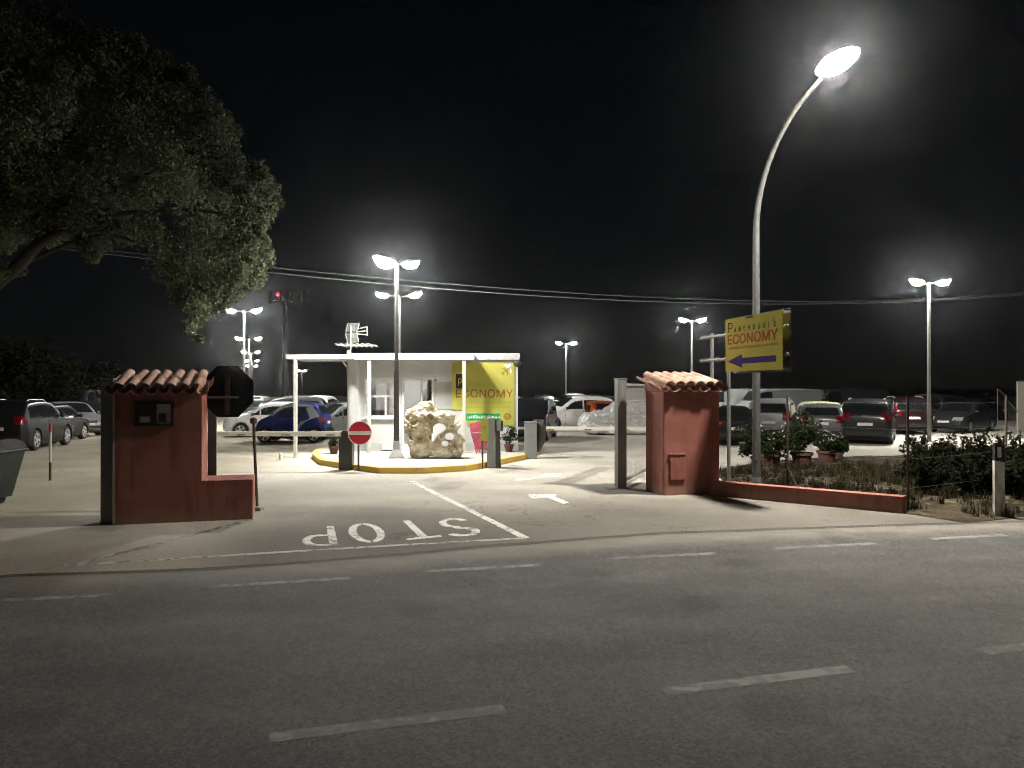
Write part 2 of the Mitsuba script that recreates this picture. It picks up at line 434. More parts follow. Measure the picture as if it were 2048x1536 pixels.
def stop_letter(ch):
    w = 0.12
    if ch == 'S':
        t = np.linspace(0, 1, 24)
        up = [(0.25 + 0.19 * math.cos(a), 1.16 + 0.28 * math.sin(a)) for a in np.linspace(0.35, 1.5 * math.pi, 20)]
        lo = [(0.25 + 0.19 * math.cos(a), 0.42 + 0.34 * math.sin(a)) for a in np.linspace(0.5 * math.pi, -math.pi + 0.35, 20)]
        g = LineString(up + lo[1:]).buffer(w / 2, cap_style='flat')
        return g
    if ch == 'T':
        return unary_union([sbox(0, 1.38, 0.52, 1.5), sbox(0.20, 0, 0.32, 1.37)])
    if ch == 'O':
        o = affinity.scale(Point(0.26, 0.75).buffer(1, 24), 0.26, 0.75).difference(affinity.scale(Point(0.26, 0.75).buffer(1, 24), 0.14, 0.61))
        return o.difference(sbox(0.245, -1, 0.275, 2)).buffer(0)
    return unary_union([sbox(0, 0, 0.12, 1.5), LineString([(0, 1.44), (0.28, 1.44)] + [(0.28 + 0.16 * math.cos(a), 1.09 + 0.35 * math.sin(a)) for a in np.linspace(math.pi / 2, -math.pi / 2, 16)] + [(0, 0.74)]).buffer(w / 2, cap_style='flat')])


stop = thing('stop_lettering', 'white painted word STOP on the exit lane, upside down from the road', 'road marking')
QUADS = {'S': [(930, 1034), (872, 1038), (969, 1069), (898, 1075)], 'T': [(843, 1039), (782, 1043), (885, 1073), (815, 1080)],
         'O': [(757, 1045), (690, 1048), (781, 1083), (708, 1087)], 'P': [(668, 1052), (608, 1054), (677, 1090), (604, 1093)]}
for ch in 'STOP':                           # lower left, lower right, upper left, upper right of each letter as read from inside the car park
    g = stop_letter(ch).segmentize(0.08)
    gw = g.bounds[2]
    c = [G(*q)[:2] for q in QUADS[ch]]

    def warp(q):
        a, b = np.clip(q[:, :1] / gw, -0.1, 1.1), q[:, 1:2] / 1.5
        return (c[0] * (1 - a) + c[1] * a) * (1 - b) + (c[2] * (1 - a) + c[3] * a) * b
    put('letter_' + ch.lower(), sheet(shapely.transform(g, warp), 0.002), 'road_paint', parent=stop)
put('arrow_marking', sheet(gpoly([(1128, 1008), (1138, 1005), (1110, 993), (1114, 988), (1054, 988), (1064, 997), (1094, 995)]), 0.002), 'road_paint', label='white painted arrow on the entrance lane nearer the road', cat='road marking')
put('arrow_marking', sheet(gpoly([(1030, 963), (1098, 953), (1120, 952), (1124, 946), (1088, 946), (1084, 951), (1030, 958)]), 0.002), 'road_paint', label='bright white painted arrow on the entrance lane beside the ticket machine', cat='road marking')

# ------------------------------------------------------------------ lamps


def bowl(a, b, c, nu=14, nv=4, up=False):   # half an ellipsoid, open; normals outwards
    v, f = [[0, 0, c if up else -c]], []
    for i in range(1, nv + 1):
        ph = i / nv * math.pi / 2
        for j in range(nu):
            t = j / nu * 2 * math.pi
            v.append([a * math.sin(ph) * math.cos(t), b * math.sin(ph) * math.sin(t), (c if up else -c) * math.cos(ph)])
    for j in range(nu):
        f.append([0, 1 + (j + 1) % nu, 1 + j])
    for i in range(nv - 1):
        for j in range(nu):
            p, q, r, s = 1 + i * nu + j, 1 + i * nu + (j + 1) % nu, 1 + (i + 1) * nu + (j + 1) % nu, 1 + (i + 1) * nu + j
            f += [[p, q, r], [p, r, s]]
    m = trimesh.Trimesh(v, f, process=False)
    if (m.face_normals * (m.triangles_center)).sum() < 0:
        m.invert()
    return m


def emitter(mesh, name, parent, I, area, color, weight):
    k = key(parent + '__' + name)
    L = LAMP * I / area
    scene[k] = mikit.ply(mesh, 'white')
    scene[k]['emitter'] = {'type': 'area', 'radiance': rgb(np.array(color) * L), 'sampling_weight': float(weight)}
    return k


WHITE, NEUTRAL = (1.0, 0.992, 0.93), (1.0, 0.95, 0.84)


def lamp_head(parent, pos, d, I, weight, a=0.27, b=0.19, c=0.16, tilt=12, color=WHITE, detail=14):
    d = np.array([d[0], d[1], 0.0])
    d /= np.linalg.norm(d)
    side = np.array([-d[1], d[0], 0])
    t = math.radians(tilt)
    ex = d * math.cos(t) + np.array([0, 0, math.sin(t)])
    ez = np.cross(ex, side)
    hood = cat([bowl(a * 1.22, b * 1.2, c * 0.8, detail, 3, True)])
    rim = trimesh.Trimesh(*(lambda n: ([[a * 1.22 * math.cos(2 * math.pi * i / n), b * 1.2 * math.sin(2 * math.pi * i / n), 0] for i in range(n)] + [[a * math.cos(2 * math.pi * i / n), b * math.sin(2 * math.pi * i / n), -0.003] for i in range(n)],
                          sum([[[i, (i + 1) % n, n + (i + 1) % n], [i, n + (i + 1) % n, n + i]] for i in range(n)], [])))(detail), process=False)
    put('lamp_housing', frame(cat([hood, rim]), pos, ex, side, ez), 'machine_grey', parent=parent)
    emitter(frame(moved(bowl(a, b, c, detail, 3), 0, 0, -0.004), pos, ex, side, ez), 'lamp_lens', parent, I, math.pi * a * b, color, weight)


def lamp_post(label, x, y, h, heads, r0=0.085, r1=0.05, metal='galv', group=None, name='lamp_post', detail=14, size=1.0, base=True):
    t = thing(name, label, 'lamp post', group)
    put('pole', tube([[x, y, 0.0], [x, y, h * 0.5], [x, y, h]], [r0, (r0 + r1) / 2, r1], 10), metal, True, t)
    if base:
        put('base_plate', rbx(x - 0.17, x + 0.17, y - 0.17, y + 0.17, 0, 0.03, 0.008), metal, False, t)
    for dx, dy, dz, I, w in heads:
        p = np.array([x + dx, y + dy, h + dz])
        d = np.array([dx, dy])
        put('arm', bar([x, y, h - 0.10], p - np.append(d, 0) / np.linalg.norm(d) * 0.2, 0.025, 6), metal, False, t)
        lamp_head(t, p, d, I, w, 0.27 * size, 0.19 * size, 0.16 * size, detail=detail)
    return t


# the tall street lamp by the road: curved arm towards the road
t = thing('street_lamp', 'tall grey street lamp with curved arm shining over the road, right of the gate', 'street lamp')
PX, PY = 5.14, 16.3
hor = np.array([0.395, -0.919, 0])
Z0 = 5.35
arc = [[PX, PY, 0.0], [PX, PY, 1.8], [PX, PY, 3.6], [PX, PY, Z0]]
for q in np.linspace(0, 1, 15)[1:]:
    a = q * math.radians(68)
    arc.append(np.array([PX, PY, Z0]) + hor * 1.80 * (1 - math.cos(a)) / (1 - math.cos(math.radians(68))) + np.array([0, 0, 1]) * 2.62 * math.sin(a) / math.sin(math.radians(68)))
arc = np.array(arc, float)
top = arc[-1]
rad = np.interp(np.arange(len(arc)), [0, 4, len(arc) - 1], [0.085, 0.062, 0.035])
put('pole', tube(arc, rad, 16), 'pole_grey', True, t)
put('base_collar', lathe([(0.13, 0), (0.13, 0.03), (0.10, 0.06), (0.09, 0.25)], 16).apply_translation([PX, PY, 0]), 'galv', 40, t)
put('inspection_door', frame(rbx(-0.05, 0.05, -0.012, 0.012, 0.6, 0.95, 0.005), np.array([PX - 0.02, PY - 0.078, 0])), 'galv_dark', False, t)
MAIN = top + hor * 0.40 + np.array([0, 0, 0.17])
lamp_head(t, MAIN, hor, 585, 8, 0.37, 0.27, 0.15, 14, NEUTRAL, 18)

# post on the island: two heads, dark painted shaft in a concrete foot
AX, AY = G(793, 926)[:2]
t = thing('island_lamp_post', 'dark lamp post rising from a grey conical foot on the yellow edged island', 'lamp post')
put('pole', tube([[AX, AY, 0.4], [AX, AY, 2.6], [AX, AY, 2.65], [AX, AY, 5.75]], [0.075, 0.07, 0.06, 0.05], 12), 'galv_dark', True, t)
put('concrete_foot', lathe([(0.30, 0.15), (0.28, 0.20), (0.14, 0.38), (0.11, 0.62), (0.085, 0.64)], 4).apply_transform(trimesh.transformations.translation_matrix([AX, AY, 0]) @ trimesh.transformations.rotation_matrix(math.pi / 4 + 0.2, [0, 0, 1])), 'concrete', False, t)
for (dx, dy, dz, I, w) in [(-0.30, -0.22, -0.03, 215, 8), (0.36, 0.25, -0.02, 150, 6)]:
    p = np.array([AX + dx, AY + dy, 5.75 + dz])
    d = np.array([dx, dy])
    put('arm', bar([AX, AY, 5.68], p - np.append(d, 0) / np.linalg.norm(d) * 0.2, 0.025, 6), 'galv_dark', False, t)
    lamp_head(t, p, d, I, w, *((0.30, 0.25, 0.22) if w == 8 else (0.26, 0.19, 0.17)), 14)


def lot_post(label, u, v, z, hu, I, w, det=10, group='twin headed lamp posts in the car park', size=1.0):
    y = F * (z - EYE) / (HZ - v)
    x = (u - 1024) / F * y
    dx = hu / 2 / F * y
    lamp_post(label, x, y, z, [(-dx, -0.12, 0.02, I, w), (dx, -0.08, 0.02, I, w)], group=group, detail=det, size=size, base=y < 50)


lot_post('tall lamp post standing behind the kiosk, seen just past the island post', 798, 590, 6.3, 66, 190, 2.5)
lot_post('lamp post at the right side of the car park in front of the dark sedan', 1858, 564, 6.35, 54, 200, 3)
lot_post('lamp post directly behind the right red pillar and sign frame', 1384, 640, 6.3, 36, 180, 1.5)
lot_post('lamp post in the open middle, between kiosk and right gate post', 1132, 686, 6.3, 29, 220, 0.8)
lot_post('nearest lamp post of the left row, just beside the tree crown', 488, 621, 6.3, 51, 260, 2.0)
lot_post('second lamp post of the left receding row', 498, 677, 6.3, 38, 150, 0.8)
lot_post('third lamp post of the left receding row', 502, 704, 6.3, 27, 120, 0.5)
lot_post('fourth lamp post of the left receding row', 504, 721, 6.3, 21, 90, 0.3, 8)
lot_post('last and smallest lamp post of the left receding row', 504, 732, 6.3, 16, 90, 0.2, 8)
lot_post('distant small lamp post seen under the left end of the canopy', 604, 741, 6.3, 11, 120, 0.2, 8, size=1.3)
lot_post('distant lamp post whose heads peep over the kiosk roof', 995, 708, 6.3, 22, 120, 0.4, 8, size=1.2)

# ------------------------------------------------------------------ gate walls with tiled caps


def barrel_tile(L, r0, r1, th=0.012, convex=True, n=9):
    vs, f = [], []
    for (y, r) in ((0, r0), (L, r1)):
        for rr in (r, r - th):
            for k in range(n):
                a = math.pi * (0.06 + 0.88 * k / (n - 1))
                z = rr * math.sin(a)
                vs.append([rr * math.cos(a), y, z if convex else -z])
    A, B, C, D = 0, n, 2 * n, 3 * n           # front outer, front inner, back outer, back inner
    for k in range(n - 1):
        f += [[A + k, A + k + 1, C + k + 1], [A + k, C + k + 1, C + k], [B + k, D + k + 1, B + k + 1], [B + k, D + k, D + k + 1],
              [A + k, B + k + 1, A + k + 1], [A + k, B + k, B + k + 1], [C + k, C + k + 1, D + k + 1], [C + k, D + k + 1, D + k]]
    f += [[A, C, D], [A, D, B], [A + n - 1, D + n - 1, C + n - 1], [A + n - 1, B + n - 1, D + n - 1]]
    m = trimesh.Trimesh(vs, f, process=False)
    trimesh.repair.fix_normals(m)
    return m


def tiled_cap(parent, o, width, depth, z_front, z_back, cols, rng):
    pitch = width / cols
    sl = math.atan2(z_back - z_front, depth)
    rows = 2
    L = depth / math.cos(sl) / rows + 0.09
    for c in range(cols + 1):
        for r in range(rows):
            for conv in (True, False):
                if conv and c == cols:
                    continue
                a = (c + (0.5 if conv else 0.0)) * pitch
                b0 = r * (L - 0.09)
                m = barrel_tile(L, pitch * 0.54, pitch * 0.43, convex=conv)
                m.apply_transform(trimesh.transformations.rotation_matrix(rng.normal(0, 0.025), [0, 0, 1]) @ trimesh.transformations.rotation_matrix(0.055 if conv else 0.03, [1, 0, 0]))
                m.apply_translation([a + rng.normal(0, 0.006), b0 + rng.normal(0, 0.012), (0.035 if conv else 0.045) + 0.012 * r + rng.normal(0, 0.003)])
                m.apply_transform(trimesh.transformations.rotation_matrix(sl, [1, 0, 0]))
                m.apply_translation([0, 0, z_front])
                put('roof_tile', frame(m, o), 'tile', 35, parent)


rng = np.random.default_rng(11)
LW = np.array([-6.15, 11.97, 0])            # left gate wall
t = thing('gate_wall', 'L-shaped red stucco gate wall with roof tiles, left of the entrance', 'wall')
prof = Polygon([(0, 0), (2.04, 0), (2.04, 0.64), (1.27, 0.64), (1.27, 2.02), (0, 2.02)])
prof = prof.buffer(-0.018).buffer(0.018, 4).simplify(0.001)
m = prism(prof, 0.8)
m.apply_transform(np.array([[1, 0, 0, 0], [0, 0, -1, 0.8], [0, 1, 0, 0], [0, 0, 0, 1.0]]))
put('masonry', frame(m, LW), 'stucco', False, t)
slope = prism(Polygon([(-0.02, 2.0), (0.82, 2.0), (0.82, 2.19), (-0.02, 2.05)]), 1.27)
slope.apply_transform(np.array([[0, 0, 1, 0], [1, 0, 0, 0], [0, 1, 0, 0.022], [0, 0, 0, 1.0]]))
trimesh.repair.fix_normals(slope)
put('roof_bed', frame(slope, LW), 'stucco', False, t)
tiled_cap(t, LW - E2 * 0.14 - E1 * 0.02, 1.31, 1.02, 2.06, 2.26, 7, rng)
put('corner_strip', frame(bx(-0.016, 0.012, -0.008, 0.03, 0.02, 2.0), LW), 'concrete', False, t)
# meter cabinet in the wall
a0, a1 = 0.30, 0.86
mc = key('meter_cabinet')
labels[mc] = {'label': 'dark meter cabinet with two little glass windows on the left red wall', 'category': 'meter box'}
z0, z1 = 1.52, 1.90
fr = [bx(a0, a1, -0.035, -0.002, z0, z0 + 0.035), bx(a0, a1, -0.035, -0.002, z1 - 0.035, z1), bx(a0, a0 + 0.04, -0.035, -0.002, z0 + 0.035, z1 - 0.035), bx(a1 - 0.04, a1, -0.035, -0.002, z0 + 0.035, z1 - 0.035),
      bx((a0 + a1) / 2 - 0.03, (a0 + a1) / 2 + 0.03, -0.035, -0.002, z0 + 0.035, z1 - 0.035)]
put('frame', frame(cat(fr), LW), 'black_plastic', False, mc)
for q, (b0, b1) in enumerate(((a0 + 0.04, (a0 + a1) / 2 - 0.03), ((a0 + a1) / 2 + 0.03, a1 - 0.04))):
    put('back_plate', frame(bx(b0, b1, -0.006, -0.003, z0 + 0.035, z1 - 0.035), LW), 'machine_dark' if q == 0 else 'cream', False, mc)
    put('meter', frame(rbx(b0 + 0.03, b1 - (0.03 if q == 0 else 0.07), -0.022, -0.007, z0 + 0.06, z0 + 0.15 + 0.05 * q, 0.004), LW), 'cream' if q == 0 else 'machine_dark', False, mc)
    put('pane', frame(bx(b0, b1, -0.030, -0.027, z0 + 0.035, z1 - 0.035), LW), 'pane', False, mc)

RW = np.array([2.99, 15.28, 0])             # right gate pillar
t = thing('gate_pillar', 'square red stucco gate pillar with roof tiles, right of the entrance', 'pillar')
put('masonry', frame(rbx(0, 1.235, 0, 0.82, -0.05, 2.05, 0.022), RW), 'stucco', False, t)
slope = prism(Polygon([(-0.02, 2.0), (0.84, 2.0), (0.84, 2.20), (-0.02, 2.08)]), 1.235)
slope.apply_transform(np.array([[0, 0, 1, 0], [1, 0, 0, 0], [0, 1, 0, 0.052], [0, 0, 0, 1.0]]))
trimesh.repair.fix_normals(slope)
put('roof_bed', frame(slope, RW), 'stucco', False, t)
tiled_cap(t, RW - E2 * 0.13 - E1 * 0.03, 1.30, 1.02, 2.11, 2.29, 6, rng)
put('hatch', frame(rbx(0.13, 0.46, -0.03, -0.002, 0.30, 0.80, 0.01), RW), 'stucco', False, t)
put('hatch_top', frame(bx(0.11, 0.48, -0.045, -0.004, 0.802, 0.825), RW), 'stucco', False, t)

A, B = np.array([3.93, 15.30]), np.array([6.58, 13.08])
dAB = (B - A) / np.linalg.norm(B - A)
nAB = np.array([-dAB[1], dAB[0]])
LAB = np.linalg.norm(B - A)
t = thing('low_wall', 'low red wall running from the right pillar to the grassy verge', 'wall')
put('masonry', frame(bx(0, LAB, 0, 0.20, 0, 0.245), np.append(A, 0), np.append(dAB, 0), np.append(nAB, 0)), 'stucco', False, t)
put('coping', frame(rbx(-0.01, LAB + 0.012, -0.014, 0.214, 0.247, 0.285, 0.008), np.append(A, 0), np.append(dAB, 0), np.append(nAB, 0)), 'stucco', False, t)

# gate posts, gate leaf
p = G(217, 1046)
t = thing('gate_post', 'grey steel gate post against the left end of the left red wall', 'post')
put('shaft', frame(rbx(-0.095, 0.085, -0.08, 0.09, 0, 2.24, 0.012), p), 'galv', False, t)
put('cap', frame(rbx(-0.105, 0.095, -0.09, 0.10, 2.242, 2.262, 0.006), p), 'galv', False, t)
put('bracket', frame(bx(0.088, 0.30, -0.02, 0.03, 2.17, 2.20), p), 'galv', False, t)
p = np.array([-5.20, 13.45, 0])
t = thing('gate_post', 'dark slanting-topped gate post behind the left red wall', 'post')
sp = prism(Polygon([(-0.07, 0), (0.07, 0), (0.07, 1.62), (-0.07, 1.85)]), 0.12)
sp.apply_transform(np.array([[1, 0, 0, 0], [0, 0, -1, 0.06], [0, 1, 0, 0], [0, 0, 0, 1.0]]))
put('shaft', frame(sp, p), 'galv_dark', False, t)
p = G(1241, 976)
t = thing('gate_post', 'pale grey steel gate post left of the right red pillar', 'post')
put('shaft', frame(rbx(-0.10, 0.10, -0.10, 0.10, 0, 2.30, 0.012), p), 'galv', False, t)
put('cap', frame(rbx(-0.11, 0.11, -0.11, 0.11, 2.302, 2.32, 0.006), p), 'galv', False, t)
put('foot', frame(rbx(-0.32, 0.16, -0.16, 0.16, 0, 0.02, 0.006), p), 'concrete', False, t)
q0, q1 = p + np.array([0.06, 0.14, 0]), np.array([3.36, 19.2, 0])
t = thing('gate_leaf', 'wire mesh gate leaf open between the pale post and the right pillar', 'gate')
gd = (q1 - q0) / np.linalg.norm(q1 - q0)
gl = np.linalg.norm(q1 - q0)
gn = np.array([-gd[1], gd[0], 0])
put('top_rail', frame(rbx(0, gl, -0.03, 0.03, 2.16, 2.22, 0.006), q0, gd, gn), 'galv', False, t)
put('bottom_rail', frame(rbx(0, gl, -0.03, 0.03, 0.10, 0.16, 0.006), q0, gd, gn), 'galv', False, t)
put('end_stile', frame(rbx(gl - 0.06, gl, -0.03, 0.03, 0.163, 2.157, 0.006), q0, gd, gn), 'galv', False, t)
put('mid_rail', frame(rbx(0, gl - 0.063, -0.02, 0.02, 1.80, 1.84, 0.005), q0, gd, gn), 'galv', False, t)
ws = [bar([x, 0, 1.84], [x, 0, 2.16], 0.004, 4) for x in np.arange(0.02, gl - 0.06, 0.022)] + [bar([0, 0.008, z], [gl - 0.06, 0.008, z], 0.004, 4) for z in np.arange(1.86, 2.15, 0.03)]
ws += [bar([x, 0, 0.16], [x, 0, 1.80], 0.0016, 4) for x in np.arange(0.05, gl - 0.06, 0.06)] + [bar([0, 0.004, z], [gl - 0.06, 0.004, z], 0.0016, 4) for z in np.arange(0.2, 1.8, 0.07)]
put('wire_mesh', frame(cat(ws), q0, gd, gn), 'galv', False, t, kind='stuff')

# stop sign seen from behind, fixed to the left wall
t = thing('stop_sign', 'black back of an octagonal sign on an arm from the left red wall', 'road sign')
oc = at(456, 783, 13.15)
R = 0.47
octa = Polygon([(R * math.cos(math.pi / 8 + k * math.pi / 4), R * math.sin(math.pi / 8 + k * math.pi / 4)) for k in range(8)])
m = prism(octa, 0.012)
m.apply_transform(np.array([[1, 0, 0, 0], [0, 0, -1, 0], [0, 1, 0, 0], [0, 0, 0, 1.0]]))
put('plate', moved(m, oc), 'matt_black', False, t)
put('back_channel', bx(oc[0] - 0.035, oc[0] + 0.045, oc[1] - 0.055, oc[1] - 0.014, oc[2] - 0.40, oc[2] + 0.24), 'machine_dark', False, t)
put('arm', bar([oc[0] - 0.40, oc[1] - 0.10, oc[2] - 0.10], [oc[0] + 0.2, oc[1] - 0.085, oc[2] - 0.10], 0.024), 'galv_dark', False, t)
b0, b1 = G(515, 1019), at(507, 842, 13.4)
t = thing('marker_post', 'thin rusty leaning post at the right end of the left red wall', 'post')
put('rod', tube([b0, b1], 0.026, 8), 'rust', True, t)
put('head', moved(lathe([(0.03, -0.05), (0.06, -0.03), (0.065, 0.03), (0.03, 0.06)], 10), b1), 'rust', True, t)
put('footing', rbx(b0[0] - 0.14, b0[0] + 0.10, b0[1] - 0.14, b0[1] + 0.12, 0, 0.06, 0.015), 'concrete', False, t)

# ------------------------------------------------------------------ direction sign on its frame
S0 = np.array([4.82, 13.8, 0])              # right edge
sd = np.array([-0.209, 0.978, 0])           # towards its left edge, away from the camera
sn = np.array([-0.978, -0.209, 0])          # its face normal
SWID, SZ0, SZ1 = 2.13, 2.45, 3.52
ex = -sd                                    # reading direction
left = S0 + sd * SWID


def on_sign(m, a, z, lift):                 # a: metres from the left edge, m in xy reading plane
    return frame(m, left + ex * a + sn * lift + np.array([0, 0, z]), ex, np.array([0, 0, 1.0]), sn)


t = thing('direction_sign', 'yellow parking direction sign with purple arrow pointing left, on a steel frame', 'sign')
put('front_panel', on_sign(bx(0, SWID, 0, SZ1 - SZ0, -0.012, 0.0), 0, SZ0, 0.0), 'sign_yellow', False, t)
W_ = SWID
put('letter_p', on_sign(text('P', 0.17 * W_ / 2, 0.20, 0.004), 0.06 * W_, SZ0 + 0.79, 0.001), 'ink_dark', False, t)
for i, ch in enumerate('ARCHEGGIO'):
    put('letter', on_sign(text(ch, 0.085 if ch != 'I' else 0.026, 0.10, 0.003, True), (0.175 + 0.086 * i) * W_, SZ0 + 0.785, 0.001), 'ink_dark', False, t)
put('name_lettering', on_sign(text('ECONOMY', 0.88 * W_, 0.20, 0.004, True), 0.05 * W_, SZ0 + 0.545, 0.001), 'ink_red', False, t)
rng = np.random.default_rng(3)
bits, x = [], 0.0
while x < 0.86 * W_:
    w = rng.uniform(0.012, 0.035)
    h = rng.uniform(0.035, 0.055)
    bits.append(bx(x, x + w, 0, h, 0, 0.003))
    if rng.random() < 0.5:
        bits.append(bx(x + w, x + w + 0.012, 0.015, 0.025, 0, 0.003))
    x += w + rng.uniform(0.010, 0.022)
put('small_print', on_sign(cat(bits), 0.06 * W_, SZ0 + 0.445, 0.001), 'ink_brown', False, t)
ar = Polygon([(0.05 * W_, 0.205), (0.32 * W_, 0.335), (0.32 * W_, 0.262), (0.90 * W_, 0.262), (0.90 * W_, 0.150), (0.32 * W_, 0.145), (0.32 * W_, 0.07)])
put('arrow', on_sign(prism(ar, 0.004), 0, SZ0, 0.001), 'ink_purple', False, t)
pl = [Polygon([(-0.07, -0.008), (0.06, -0.006), (0.075, 0), (0.06, 0.006), (-0.07, 0.008)]), Polygon([(-0.005, 0), (0.015, 0), (-0.02, 0.06), (-0.03, 0.06)]), Polygon([(-0.005, 0), (0.015, 0), (-0.02, -0.06), (-0.03, -0.06)]), Polygon([(-0.06, -0.025), (-0.05, 0), (-0.06, 0.025), (-0.07, 0.025), (-0.065, 0), (-0.07, -0.025)])]
plane = unary_union(pl)
put('plane_mark', on_sign(prism(affinity.rotate(affinity.scale(plane, 1.0, 0.8, origin=(0, 0)), 40, origin=(0, 0)), 0.004), 0.86 * W_, SZ0 + 0.93, 0.001), 'ink_brown', False, t)
put('top_patch', on_sign(bx(0, 0.26, 0, 0.035, 0, 0.012), 0.40 * W_, SZ1 - SZ0 + SZ0 - 0.05, 0.001), 'ink_dark', False, t)
put('back_panel', frame(bx(-0.02, SWID - 0.06, 0.148, 0.16, SZ0 - 0.03, SZ1 + 0.03), S0, sd, -sn), 'galv_dark', False, t)
rails = []
for z in (SZ0 + 0.27, SZ0 + 0.77):
    put('bar', bar(S0 + sd * -0.10 - sn * 0.08 + [0, 0, z], S0 + sd * 3.42 - sn * 0.08 + [0, 0, z], 0.028, 10), 'galv', True, t)
    for s_ in (0.0, 2.26, 2.60, 3.02, 3.30):
        put('clamp', bar(S0 + sd * (s_ - 0.04) - sn * 0.08 + [0, 0, z], S0 + sd * (s_ + 0.04) - sn * 0.08 + [0, 0, z], 0.042, 8), 'galv', False, t)
for s_ in (2.28, 3.02):
    b = S0 + sd * s_ - sn * 0.15
    put('support_post', bar(b, b + [0, 0, SZ0 + 0.86], 0.036, 10), 'galv', True, t)
put('edge_trim', frame(bx(-0.024, -0.002, 0.002, 0.147, SZ1 - 0.02, SZ1 + 0.01), S0, sd, -sn), 'galv', False, t)
put('edge_trim', frame(bx(-0.024, -0.002, 0.002, 0.147, SZ0 - 0.01, SZ0 + 0.02), S0, sd, -sn), 'galv', False, t)

# ------------------------------------------------------------------ island
ip = [G(625, 917), G(640, 930), G(697, 939), G(757, 947), G(850, 947), G(935, 942), G(972, 935), G(1050, 919), G(1077, 908)]
outer = Polygon([tuple(p[:2]) for p in ip] + [(1.0, 28.2), (-6.2, 28.2), (-6.35, 25.0)])
outer = outer.buffer(-0.15).buffer(0.15)
inner = outer.buffer(-0.14)
kt = thing('traffic_island', 'raised concrete island with a worn yellow painted kerb under the kiosk', 'traffic island')
ring = outer.difference(inner)
k_ = prism(ring, 0.148)
put('kerb', k_, 'kerb', False, kt)
put('paving', prism(inner.buffer(-0.002), 0.144), 'concrete', False, kt)

# porous limestone boulder
rx, ry = G(868, 927)[:2]


def rock_mesh():
    N = 72
    ax = [np.linspace(-1.1, 1.1, N), np.linspace(-0.7, 0.7, N // 2), np.linspace(-0.12, 1.8, N)]
    X, Y, Z = np.meshgrid(*ax, indexing='ij')
    P = np.stack([X, Y, Z], -1)
    def ell(c, r):
        return 1 - np.sqrt(((X - c[0]) / r[0]) ** 2 + ((Y - c[1]) / r[1]) ** 2 + ((Z - c[2]) / r[2]) ** 2)
    blobs = [((-0.42, 0, 0.36), (0.34, 0.36, 0.46)), ((-0.40, 0, 0.82), (0.42, 0.36, 0.36)), ((-0.36, 0.02, 1.22), (0.50, 0.36, 0.26)), ((-0.22, 0, 1.47), (0.24, 0.24, 0.18)),
             ((0.16, 0, 1.15), (0.42, 0.34, 0.24)), ((0.48, 0, 0.90), (0.32, 0.32, 0.26)), ((0.62, 0, 0.46), (0.26, 0.28, 0.32)), ((0.08, 0.02, 0.22), (0.36, 0.34, 0.24)),
             ((0.50, 0, 0.16), (0.34, 0.3, 0.18)), ((0.20, 0.04, 0.56), (0.20, 0.22, 0.18)), ((-0.72, 0.0, 0.98), (0.18, 0.2, 0.2)), ((0.32, 0.0, 0.80), (0.18, 0.2, 0.2))]
    s = np.full(X.shape, -9.0)
    k = 9.0
    s = np.log(sum(np.exp(k * ell(c, r)) for c, r in blobs)) / k
    holes = [((0.10, -0.1, 0.84), (0.20, 0.5, 0.12)), ((0.44, 0, 0.60), (0.13, 0.7, 0.07)), ((-0.46, -0.34, 0.55), (0.10, 0.16, 0.10)), ((-0.56, -0.36, 1.08), (0.09, 0.18, 0.14)), ((-0.80, -0.3, 1.16), (0.08, 0.15, 0.06)),
             ((0.36, -0.34, 1.10), (0.08, 0.14, 0.06)), ((0.28, -0.1, 0.40), (0.10, 0.5, 0.07)), ((-0.02, -0.30, 0.42), (0.08, 0.12, 0.10)), ((0.62, -0.3, 0.62), (0.09, 0.14, 0.06)), ((-0.1, -0.36, 1.16), (0.07, 0.13, 0.09))]
    h = np.log(sum(np.exp(k * ell(c, r)) for c, r in holes)) / k
    s = np.minimum(s, -1.2 * h)
    s = s + 0.60 * (meshkit.fbm(P * 2.9 + 3, 4, 4) - 0.5) - 0.40 * np.clip(meshkit.fbm(P * 5.0 + 9, 3, 9) - 0.58, 0, 1) * 4
    s = np.minimum(s, (Z + 0.05) * 4)
    sh = np.array(X.shape)
    lo = np.array([a[0] for a in ax])
    inv = (sh - 1) / (np.array([a[-1] for a in ax]) - lo)
    def f(x, y, z):
        a, b, c = (x - lo[0]) * inv[0], (y - lo[1]) * inv[1], (z - lo[2]) * inv[2]
        i, j, l = int(a), int(b), int(c)
        if i < 0 or j < 0 or l < 0 or i >= sh[0] - 1 or j >= sh[1] - 1 or l >= sh[2] - 1:
            return -1.0
        a, b, c = a - i, b - j, c - l
        q = s[i:i + 2, j:j + 2, l:l + 2]
        q = q[0] * (1 - a) + q[1] * a
        q = q[0] * (1 - b) + q[1] * b
        return float(q[0] * (1 - c) + q[1] * c)
    man = m3.Manifold.level_set(f, [-1.15, -0.75, -0.1, 1.15, 0.75, 1.85], 0.034)
    parts = sorted(man.decompose(), key=lambda q: -q.volume())
    mm = parts[0].to_mesh()
    r = trimesh.Trimesh(mm.vert_properties[:, :3], mm.tri_verts, process=False)
    r = r.subdivide()
    r.vertices += r.vertex_normals * (0.10 * np.abs(meshkit.fbm(r.vertices * 5 + 1, 4, 21) - 0.5) * 2 - 0.05 + 0.09 * (meshkit.fbm(r.vertices * 8, 3, 2) - 0.5) - 0.10 * np.clip(meshkit.fbm(r.vertices * 11 + 5, 2, 3) - 0.6, 0, 1))[:, None]
    return r


rm = rock_mesh()
rm.apply_translation([rx, ry + 0.15, 0.15])
put('boulder', rm, 'limestone', 32, label='big holed limestone boulder standing on the island as ornament', cat='rock')

